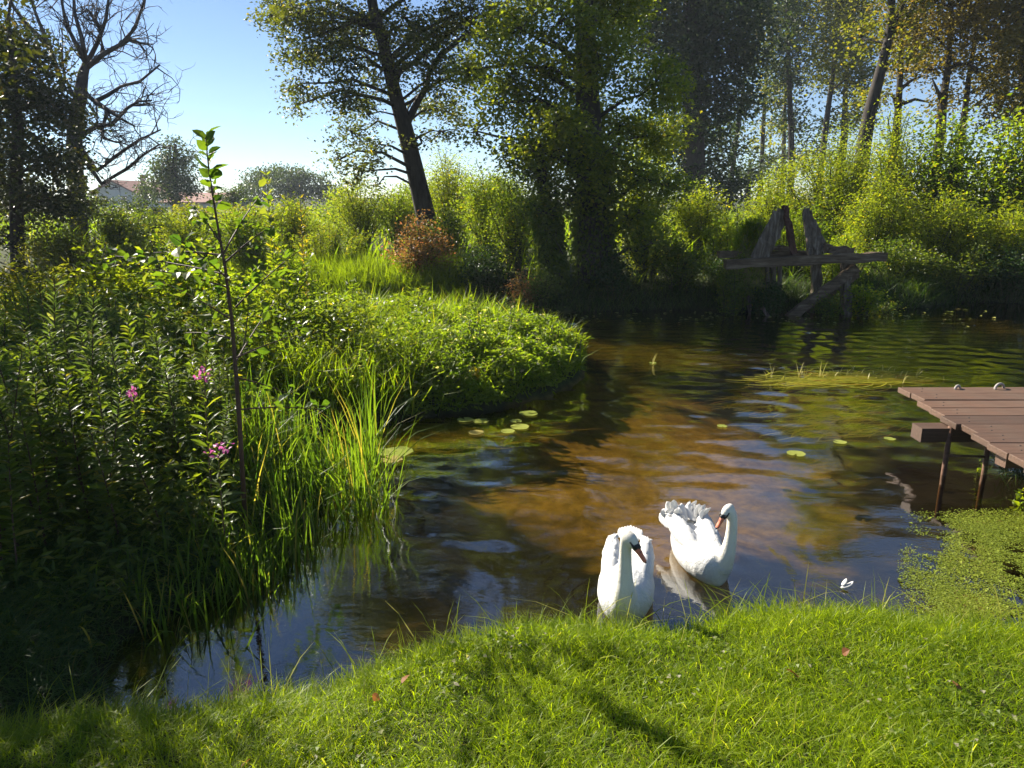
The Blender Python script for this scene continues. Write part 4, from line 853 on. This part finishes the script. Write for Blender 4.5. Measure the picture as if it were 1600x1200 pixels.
blades(m, rng, P, h, rng.uniform(.008, .014, n), rng.uniform(.1, .9, n), np.clip(rng.normal(.5, .25, n), 0, 1), None, .12, True)
tag(m.obj('peninsula_grass', 'grass_tall'), 'sunlit tall grass over the low peninsula', 'grass', kind='stuff')
m = MB(); P = scatter(rng, FAR, 60000, -7, -.6, 13.4, 17.2, .0, lambda P: np.exp(-((sdf(FAR, P[:, 0], P[:, 1]) - .6) / .9) ** 2)); P = P[vis(P)]; n = len(P)
blades(m, rng, P, rng.uniform(.35, .75, n), rng.uniform(.010, .016, n), rng.uniform(.05, .7, n), np.clip(rng.normal(.6, .2, n), 0, .85), None, .10, True)
tag(m.obj('shore_grass', 'grass_tall'), 'strip of bright upright grass along the far shore at left', 'grass', kind='stuff')
m = MB(); P = scatter(rng, FAR, 26000, .4, 14, 13.6, 17, -.05, lambda P: np.exp(-(sdf(FAR, P[:, 0], P[:, 1]) / .8) ** 2)); P = P[vis(P)]; n = len(P)
blades(m, rng, P, rng.uniform(.2, .6, n), rng.uniform(.009, .014, n), rng.uniform(.3, 1.2, n), np.clip(rng.normal(.35, .25, n), 0, .9), None, .2, True)
tag(m.obj('waterside_grass', 'grass_dark'), 'shaded weeds and grass along the far water edge', 'grass', kind='stuff')
# rough meadow behind, so that no bare soil shows between bushes
m = MB(); P = scatter(rng, FAR, 24000, -30, 26, 15.5, 60, .8, lambda P: np.clip(18 / P[:, 1], .15, 1)); P = P[vis(P)]; n = len(P)
blades(m, rng, P, rng.uniform(.4, 1.0, n), rng.uniform(.03, .06, n), rng.uniform(.1, .8, n), np.clip(rng.normal(.5, .25, n), 0, 1), None, .15, True)
tag(m.obj('meadow_grass', 'grass_tall'), 'rough meadow grass behind the bushes', 'grass', kind='stuff')
# bushy ground cover of the peninsula: small toothed leaves on low domes
m = MB(); n = 26000; P = scatter(rng, LEFT, 60000, -2.2, 1.1, 7.0, 11.4, .0, lambda P: np.clip(.25 + (P[:, 0] + 1.6) * .55, .03, 1)); 
dm = .24 + .15 * wob(P[:, 0] * 1.2, P[:, 1] * 1.4) + .12 * wob(P[:, 0] * 3.1 + 2, P[:, 1] * 3.3); e = np.clip(sdf(LEFT, P[:, 0], P[:, 1]) / .35, .12, 1) ** .5; P[:, 2] += dm * e * rng.random(len(P)) ** .35 * 1.25 + .03
P = P[vis(P)]; ti = np.clip(.4 + .25 * wob(P[:, 0] * 3, P[:, 1] * 3) + .2 * rng.normal(0, 1, len(P)), 0, .84); ti = np.where((rng.random(len(P)) < .06) & (P[:, 2] > .3), 1, ti)
leaves(m, rng, P, .068, .034, ti, .1, .9)
tag(m.obj('ground_cover', 'leaf_mint'), 'dense small leaved pale flowering ground cover on the peninsula tip', 'ground cover', kind='stuff')
# tangle under the tall plants of the left bank
m = MB(); P = scatter(rng, LEFT, 52000, -6, -.9, 3.0, 8.6, .12); P = P[vis(P, 200)]; e = np.clip(sdf(LEFT, P[:, 0], P[:, 1]), 0, 1.1); P[:, 2] += (.08 + .75 * e) * rng.random(len(P)) * np.clip((P[:, 1] - 2.9) / 1.6, .12, 1)
leaves(m, rng, P, .075, .026, np.clip(.4 + .2 * wob(P[:, 0] * 2, P[:, 1] * 2) + rng.normal(0, .22, len(P)), 0, 1), .2, .7)
tag(m.obj('undergrowth', 'leaf_mid'), 'tangled leafy undergrowth on the left bank', 'undergrowth', kind='stuff')

# reeds standing in the shallows of the left bank
m = MB()
for x, y, n, hh, sp in ((570, 790, 90, .7, .10), (520, 780, 110, .55, .15), (430, 790, 170, .70, .2), (450, 845, 110, .50, .14), (390, 890, 150, .36, .15), (400, 760, 140, .7, .2), (510, 730, 90, .55, .2), (575, 730, 60, .9, .07), (400, 905, 120, .28, .10), (370, 720, 110, .8, .2), (290, 950, 140, .26, .18)):
    c = G(x, y); P = c + rng.normal(0, 1, (n, 3)) * (sp, sp * 1.2, 0); P[:, 2] = height(P[:, 0], P[:, 1]) - .01; P = P[P[:, 2] > -.35]; n = len(P)
    blades(m, rng, P, hh * rng.uniform(.55, 1.2, n) - np.minimum(P[:, 2], 0), rng.uniform(.007, .014, n), rng.uniform(.02, .8, n) ** 1.6, np.clip(rng.normal(.5, .27, n), 0, 1), None, .10)
tag(m.obj('reeds', 'reed'), 'clumps of long green reed blades in the shallows at left', 'reeds', kind='stuff')

# tall leafy stems (willowherb) on the left bank
def herb(seed, hh, leafl, asp, whorls, mat, flower=False):
    rng = RNG(seed); t = bpy.data.objects.new('willowherb', None); COL.objects.link(t)
    tt = np.linspace(0, 1, 8); sway = rng.normal(0, .05, 2); pts = np.stack([sway[0] * hh * tt ** 2, sway[1] * hh * tt ** 2, hh * tt], -1)
    m = MB(); m.tube(pts, np.linspace(.006, .0025, 8), 5, False); m.obj('stem', 'stem_red', t)
    n = whorls; s = np.linspace(.12, 1, n) ** .9; P = np.stack([np.interp(s, tt, pts[:, k]) for k in range(3)], -1); a = np.arange(n) * 2.4 + rng.normal(0, .2, n)
    m = MB(); ln = leafl * (.45 + .75 * np.sin(np.clip(s, .1, .97) * 3.0)); leaves(m, rng, P, ln, ln * asp, np.clip(rng.normal(.45, .25, n), 0, 1), 0, 1.6, np.stack([np.cos(a), np.sin(a), .15 + .5 * s + rng.normal(0, .2, n)], -1), True)
    m.obj('leaves', mat, t)
    if flower:
        m = MB(); k = 26; P = pts[-1] + rng.normal(0, 1, (k, 3)) * (.03, .03, .022) + (0, 0, .02); leaves(m, rng, P, .03, .024, rng.uniform(0, 1, k), 0, .5, None, True); m.obj('flower_petals', 'petal', t)['kind'] = 'stuff'
    return t
protos = [herb(600, 1.0, .085, .20, 130, 'leaf_grey'), herb(601, 1.0, .11, .17, 100, 'leaf_grey'), herb(602, 1.0, .075, .26, 140, 'leaf_grey'), herb(603, 1.0, .095, .30, 90, 'leaf_mid')]
used = [0] * 4; rng = RNG(610); placed = 0
herb_xy = []
while len(herb_xy) < 150:
    x, y = rng.uniform(-4.4, -1.05), rng.uniform(3.3, 7.2)
    if sdf(LEFT, np.array([x]), np.array([y]))[0] < .5: continue
    px = 800 + F * x / (y * math.cos(PIT) + (H - .3) * math.sin(PIT))
    if px < -40 or px > 480: continue
    herb_xy.append((x, y, px))
for k, (x, y, px) in enumerate(herb_xy):
    q = rng.integers(0, 4); o = protos[q] if not used[q] else copy_tree(protos[q]); used[q] = 1
    z = hz(x, y); ymax = np.interp(px, [0, 60, 150, 300, 480], [395, 400, 440, 480, 560]) + rng.uniform(0, 190) ; hh = max(.45, min(1.9, D(px, ymax, y)[2] - z)); hh = max(.35, min(hh, .30 + .75 * float(sdf(LEFT, np.array([x]), np.array([y]))[0])))
    o.location = (x, y, z - .02); o.scale = (.8 + .25 * hh,) * 2 + (hh,); o.rotation_euler = (rng.normal(0, .13), rng.normal(0, .13), rng.uniform(0, 6.28))
    where = 'at far left' if px < 110 else 'left of pink flowers' if px < 230 else 'near pink flowers' if px < 330 else 'beside sapling'
    far_ = 'thicket back' if y > 5.4 else 'thicket middle' if y > 4.4 else 'thicket front'
    kind_ = ('narrow leaved grey green weed stem', 'long leaved weed stem', 'crowded short leaved weed stem', 'broader leaved green weed stem')[q]
    tag(o, f'{"tall" if hh > .9 else "short"} {kind_} {where}, {far_}', 'plant', 'weed stems in the left thicket')
# pink flowering balsam stems
for k, (x, y, d, lab) in enumerate(((311, 590, 4.3, 'pink flower head high in the left thicket beside the sapling stem'), (337, 708, 4.0, 'lower pink flower head left of the reed clump'), (212, 620, 4.2, 'small pale pink flower deep in the left thicket'))):
    p = D(x, y, d); o = herb(620 + k, 1.0, .12, .25, 40, 'leaf_mid', True); z = hz(p[0], d); hh = p[2] - z; o.name = 'balsam_plant'; o.location = (p[0], d, z); 
    for ch in o.children:
        if ch.name.startswith('flower_petals'):
            me = ch.data; c = np.zeros(len(me.vertices) * 3); me.vertices.foreach_get('co', c); c = c.reshape(-1, 3); c[:, 2] = 1.0 + (c[:, 2] - 1.0) / hh; me.vertices.foreach_set('co', c.ravel())
    s_ = .9 if k < 2 else .5; o.scale = (s_, s_, hh); tag(o, lab, 'flower')

# the sapling in the foreground
d = 4.3; rng = RNG(650); pts = np.array([D(x, y, d) for x, y in ((378, 770), (376, 690), (370, 600), (362, 500), (352, 420), (338, 340), (327, 270), (321, 215))]); pts[0][2] = hz(pts[0][0], d) - .02
sap = thing('sapling', 'slender young tree with large rounded leaves rising above the left bank', 'sapling', pts[0]); q0 = pts[0]
m = MB(); m.tube(pts - q0, [.016, .015, .013, .011, .009, .007, .005, .003], 8); m.obj('stem', 'stem_red', sap, True)
LP, LD, LS = [], [], []
for k in range(22):                        # top shoot leaves, alternate
    s = k / 21; y = 228 + s * 120; p = D(np.interp(y, [215, 270, 340], [321, 327, 338]), y - 16, d); a = k * 2.5 + .4; LP.append(p); LD.append((math.cos(a), .5 * math.sin(a), .75 - .5 * s)); LS.append(.075 + .025 * rng.random())
for k, (a, b) in enumerate((((368, 480), (470, 390)), ((360, 440), (270, 370)), ((352, 410), (430, 350)), ((362, 500), (250, 440)), ((366, 560), (480, 520)), ((368, 590), (460, 620)), ((345, 380), (300, 320)), ((350, 395), (410, 300)), ((372, 640), (500, 640)), ((364, 530), (290, 520)),
                            ((356, 430), (180, 400)), ((358, 450), (220, 420)), ((366, 570), (430, 470)), ((352, 400), (240, 395)))):
    A = D(*a, d); B = D(*b, d + rng.normal(0, .35)); M = (A + B) / 2 + (0, 0, .03); tt = np.linspace(0, 1, 7)[:, None]; br = (1 - tt) ** 2 * A + 2 * tt * (1 - tt) * M + tt ** 2 * B
    m = MB(); m.tube(br - q0, np.linspace(.006, .002, 7), 5, False); m.obj('branch', 'stem_red', sap, True)
    for j in range(18):
        s = rng.uniform(.2, 1.02); p = A * (1 - s) ** 2 + 2 * s * (1 - s) * M + s * s * B; LP.append(p + rng.normal(0, .035, 3)); LD.append(nrm(B - A) * .6 + rng.normal(0, .55, 3) - (0, 0, .1)); LS.append(rng.uniform(.05, .08))
LP, LD, LS = np.array(LP), np.array(LD), np.array(LS); m = MB(); leaves(m, rng, LP - q0, LS, LS * .68, np.clip(rng.normal(.5, .28, len(LP)), 0, 1), 0, .7, LD, True); m.obj('foliage', 'leaf_sapling', sap)

# goldenrod and other single plants
def spire_plant(name, label, seed, x, ybase, ytop, half, d, mat, n=160, leaf=.07, cat='plant', asp=.25):
    rng = RNG(seed); b = D(x, ybase, d); z = hz(b[0], d); h = D(x, ytop, d)[2] - z; t = thing(name, label, cat, (b[0], d, z)); w = half * d / F
    st = MB(); lf = MB()
    for k in range(5):
        e = np.array((rng.normal(0, .5) * w, rng.normal(0, .5) * w, h * rng.uniform(.7, 1) if k else h)); tt = np.linspace(0, 1, 6)[:, None]; pts = e * tt ** np.array((1.6, 1.6, 1)); st.tube(pts, np.linspace(.006, .002, 6), 5, False)
        s = rng.uniform(.15, 1, n // 5); P = e * s[:, None] ** np.array((1.6, 1.6, 1)); a = rng.uniform(0, 6.283, n // 5); ln = leaf * (1.15 - .6 * s); leaves(lf, rng, P, ln, ln * asp, np.clip(rng.normal(.5, .3, n // 5), 0, 1), 0, 1, np.stack([np.cos(a), np.sin(a), .3 + .5 * s], -1), True)
    st.obj('stems', 'stem', t)['kind'] = 'stuff'; lf.obj('foliage', mat, t)
spire_plant('goldenrod', 'yellow tipped plant rising above the bushes right of the sapling', 700, 428, 420, 262, 30, 9.0, 'leaf_yellow', 360, .14)
spire_plant('goldenrod', 'thin yellowish plume beside the taller yellow tipped plant', 701, 475, 430, 292, 14, 9.5, 'leaf_gold', 160, .10)
spire_plant('goldenrod', 'golden yellow plant at the water edge of the peninsula', 702, 742, 640, 570, 16, 7.75, 'leaf_gold', 150, .075, asp=.4)
spire_plant('goldenrod', 'small yellow leaved tuft right of the golden plant', 703, 800, 620, 575, 12, 8.2, 'leaf_gold', 90, .06, asp=.4)
spire_plant('water_plant', 'young green plant beside the jetty at the right edge', 704, 1596, 800, 765, 16, 5.0, 'leaf_fresh', 60, .09, asp=.6)
spire_plant('water_plant', 'small light green weed by the far jetty leg', 705, 1530, 735, 705, 8, 5.75, 'leaf_fresh', 30, .06, asp=.4)
m = MB(); c = np.array((4.12, 5.42, .0)); P = c + rng.normal(0, 1, (260, 3)) * (.12, .10, 0); P[:, 2] = .02; blades(m, rng, P, rng.uniform(.12, .36, 260), .006, rng.uniform(.4, 1.4, 260), rng.uniform(.2, 1, 260), None, .3)
tag(m.obj('jetty_grass', 'grass_dark'), 'straw coloured grass tuft under the jetty corner', 'grass', kind='stuff')

# ------------------------------------------------------------------ on and in the water
def lily(label, px, r, seed):
    rng = RNG(seed); c = G(*px); m = MB(); k = 22; a = np.linspace(.22, 6.06, k) + rng.uniform(0, 6); e = 1 + .05 * rng.normal(0, 1, k)
    top = [(0, 0, .008)] + [(math.cos(q) * r * .55, math.sin(q) * r * .55, .008) for q in a] + [(math.cos(q) * r * s, math.sin(q) * r * s, .009 + .004 * rng.random()) for q, s in zip(a, e)]
    i = np.arange(1, k); tr = np.stack([np.zeros(k - 1, int), i, i + 1], -1); qd = np.stack([i, i + k, i + k + 1, i + 1], -1); m.add(np.array(top), [tr, qd], rng.random())
    o = m.obj('lily_pad', 'lily', None, False, tuple(c)); tag(o, label, 'lily pad', 'lily pads')
for k, (x, y, r, lab) in enumerate(((727, 657, .085, 'pale lily pad farthest left of the row below the peninsula'), (752, 659, .085, 'lily pad second from left in the row below the peninsula'), (744, 677, .075, 'lily pad nearest the camera below the golden plant'), (812, 668, .095, 'yellowish lily pad at the middle of the group below the peninsula'),
                                    (806, 659, .06, 'small lily pad above the yellowish one'), (826, 647, .10, 'lily pad closest to the peninsula tip'), (622, 707, .13, 'large pale lily pad beside the reed clump'), (598, 708, .10, 'lily pad half hidden among the reeds'), (612, 719, .09, 'smaller pad in front of the large pale lily pad'),
                                    (1244, 710, .08, 'lone lily pad floating in the blue sky reflection'), (1312, 692, .06, 'small lily pad toward the jetty'), (1128, 667, .05, 'tiny floating pad in mid river'), (1390, 687, .05, 'small floating leaf left of the jetty legs'), (1020, 568, .05, 'tiny pad upstream near the peninsula tip'), (793, 675, .07, 'pad just left of the yellowish lily pad'))): lily(lab, (x, y), r, 800 + k)
# drowned weed streaming just under the surface
def ribbons(name, label, patches, mat, z, wid, seed, cat):
    rng = RNG(seed); m = MB()
    for x, y, rx, ry, n, ln, ang in patches:
        q = rng.normal(0, .5, (n, 2)); P = np.array([G(x + a * rx, y + b * ry, z) for a, b in q]); a = math.radians(ang) + rng.normal(0, .30, n); L_ = ln * rng.uniform(.5, 1.3, n); w = wid * rng.uniform(.6, 1.3, n)
        d_ = np.stack([np.cos(a), np.sin(a), 0 * a], -1); s_ = np.stack([-np.sin(a), np.cos(a), 0 * a], -1); V = []; cv = rng.normal(0, .12, n)
        zz = rng.uniform(-.006, .006, n) if z > 0 else rng.uniform(-.05, 0, n)
        for t, ww in ((0, .5), (.33, 1), (.66, .9), (1, .15)):
            c = P + d_ * (L_ * (t - .5))[:, None] + s_ * (L_ * cv * math.sin(3 * t))[:, None]; c[:, 2] += zz; V += [c - s_ * (w * ww / 2)[:, None], c + s_ * (w * ww / 2)[:, None]]
        i = np.arange(n)[:, None] * 8; m.add(np.stack(V, 1).reshape(-1, 3), np.concatenate([i + (0, 1, 3, 2), i + (2, 3, 5, 4), i + (4, 5, 7, 6)]), np.repeat(np.clip(rng.normal(.5, .3, n), 0, 1), 8))
    return tag(m.obj(name, mat), label, cat, kind='stuff')
ribbons('drowned_weed', 'yellow green weed streaming under the surface', [(720, 672, 120, 16, 900, .40, 8), (650, 690, 60, 12, 300, .35, 12), (1000, 520, 120, 14, 900, .7, 4), (960, 545, 90, 14, 600, .6, 5), (1060, 560, 90, 14, 500, .6, 4), (900, 505, 80, 8, 400, .6, 2), (1270, 560, 120, 14, 500, .5, 3), (1250, 625, 120, 18, 500, .4, 10), (1300, 660, 90, 20, 260, .35, 15), (1500, 520, 120, 20, 700, .6, 2)], 'weed', -.03, .016, 820, 'water weed')
ribbons('floating_weed', 'mat of pale ribbon leaves floating in mid river by the jetty', [(1330, 593, 130, 7, 220, .42, 2), (1255, 598, 60, 6, 60, .45, -4), (1400, 587, 60, 8, 60, .35, 8), (1290, 583, 90, 5, 40, .4, 3)], 'weed', .012, .020, 821, 'water weed')
m = MB(); rng = RNG(822); P = np.array([G(rng.normal(1320, 65), rng.normal(589, 6)) for _ in range(36)]); blades(m, rng, P, rng.uniform(.04, .14, 36), .010, rng.uniform(.0, 1.2, 36), rng.uniform(0, 1, 36), None, .2)
for x, y in ((1248, 588), (1258, 592), (1280, 590), (1284, 588), (1205, 592), (1430, 592), (1021, 570), (1410, 600)):
    P = np.repeat(G(x, y)[None], 3, 0) + rng.normal(0, .01, (3, 3)); blades(m, rng, P, rng.uniform(.14, .26, 3), .008, rng.uniform(0, .5, 3), rng.uniform(0, 1, 3), None, .1)
tag(m.obj('arrowhead_shoots', 'straw'), 'thin pale shoots poking up from the floating weed mat', 'water weed', kind='stuff')
# duckweed mat at the right
m = MB(); rng = RNG(830); n = 90000; P = np.array([G(x, y, .003) for x, y in np.stack([rng.uniform(1395, 1680, n), rng.uniform(790, 985, n)], -1)])
f = lambda x, y: .5 + .9 * wob(x * 2.0 + 1, y * 2.2) + .5 * wob(x * 6, y * 7)
pxx = 800 + F * P[:, 0] / (P[:, 1] * math.cos(PIT) + H * math.sin(PIT)); ed = np.clip((pxx - 1400) / 110, 0, 1) * np.clip((P[:, 1] - 3.4) / .25, .35, 1) * np.clip((4.95 - P[:, 1]) / .3, 0, 1); hole = 1 - .85 * np.exp(-((P[:, 0] - 2.75) / .22) ** 2 - ((P[:, 1] - 3.85) / .28) ** 2)
P = P[rng.random(n) < np.clip(f(P[:, 0], P[:, 1]) * ed * hole * 1.5, 0, 1)]
P[:, 2] += rng.uniform(.001, .005, len(P)); big = rng.random(len(P)) < .03
leaves(m, rng, P, np.where(big, .030, .0115), np.where(big, .024, .011), np.clip(.45 + .25 * wob(P[:, 0] * 3, P[:, 1] * 3) + rng.normal(0, .2, len(P)), 0, 1), 0, 9, np.concatenate([rng.normal(0, 1, (len(P), 2)), rng.normal(0, .02, (len(P), 1))], 1))
tag(m.obj('duckweed', 'duckweed'), 'bright green floating duckweed mat below the jetty', 'duckweed', kind='stuff')
# scraps floating along the far shore
m = MB(); P = np.array([G(rng.uniform(880, 1560), rng.normal(494, 6), .012) for _ in range(140)]); leaves(m, rng, P, .10, .05, rng.uniform(0, 1, 140), 0, 9, np.concatenate([rng.normal(0, 1, (140, 2)), rng.normal(0, .03, (140, 1))], 1))
tag(m.obj('floating_scraps', 'lily'), 'scattered leaves floating along the dark far shore', 'floating leaves', kind='stuff')
# a lost white feather and leaves on the grass
m = MB(); feather(m, np.zeros(3), (1, .3, .05), np.array((0, 0, 1.)), .085, .032, .25, .35); feather(m, np.array((.01, .01, .008)), (.8, .6, .3), np.array((0, 0, 1.)), .05, .026, .3, .3)
o = m.obj('feather', 'feather', None, True, tuple(G(1314, 918, .015))); tag(o, 'small white feather floating on the water near the grass', 'feather')
for k, (x, y, lab) in enumerate(((1316, 1022, 'reddish fallen leaf lying on the lawn below the floating feather'), (628, 1068, 'brown fallen leaf on the lawn near the left inlet'), (1487, 1063, 'dark brown fallen leaf on the right side of the lawn'), (1228, 1046, 'yellowish fallen leaf left of the reddish one'), (594, 1093, 'small brown leaf near the lower left lawn'), (392, 1185, 'dark dead leaf at the bottom left of the lawn'))):
    p = G(x, y, .3); p = G(x, y, hz(p[0], p[1]) + .05); m = MB(); leaves(m, RNG(900 + k), np.zeros((1, 3)), .055, .036, np.array([k / 6]), 0, 1, RNG(k).normal(0, 1, (1, 3)) * (1, 1, .4), True)
    o = m.obj('fallen_leaf', 'dead_leaf', None, False, tuple(p)); tag(o, lab, 'leaf', 'fallen leaves on the lawn')

# ------------------------------------------------------------------ the air between here and the far trees
hzm = bpy.data.materials.new('haze'); hzm.use_nodes = True; hzm.node_tree.nodes.clear()
pv = hzm.node_tree.nodes.new('ShaderNodeVolumePrincipled'); pv.inputs['Color'].default_value = (.80, .88, 1, 1); pv.inputs['Density'].default_value = .0005; pv.inputs['Anisotropy'].default_value = .2
ho = hzm.node_tree.nodes.new('ShaderNodeOutputMaterial'); hzm.node_tree.links.new(pv.outputs[0], ho.inputs['Volume']); MATS['haze'] = hzm
m = MB(); m.box((0, 60, 12.4), (260, 240, 29)); o = m.obj('haze', 'haze'); tag(o, 'thin pale haze in the air over the river meadow', 'haze', kind='stuff')
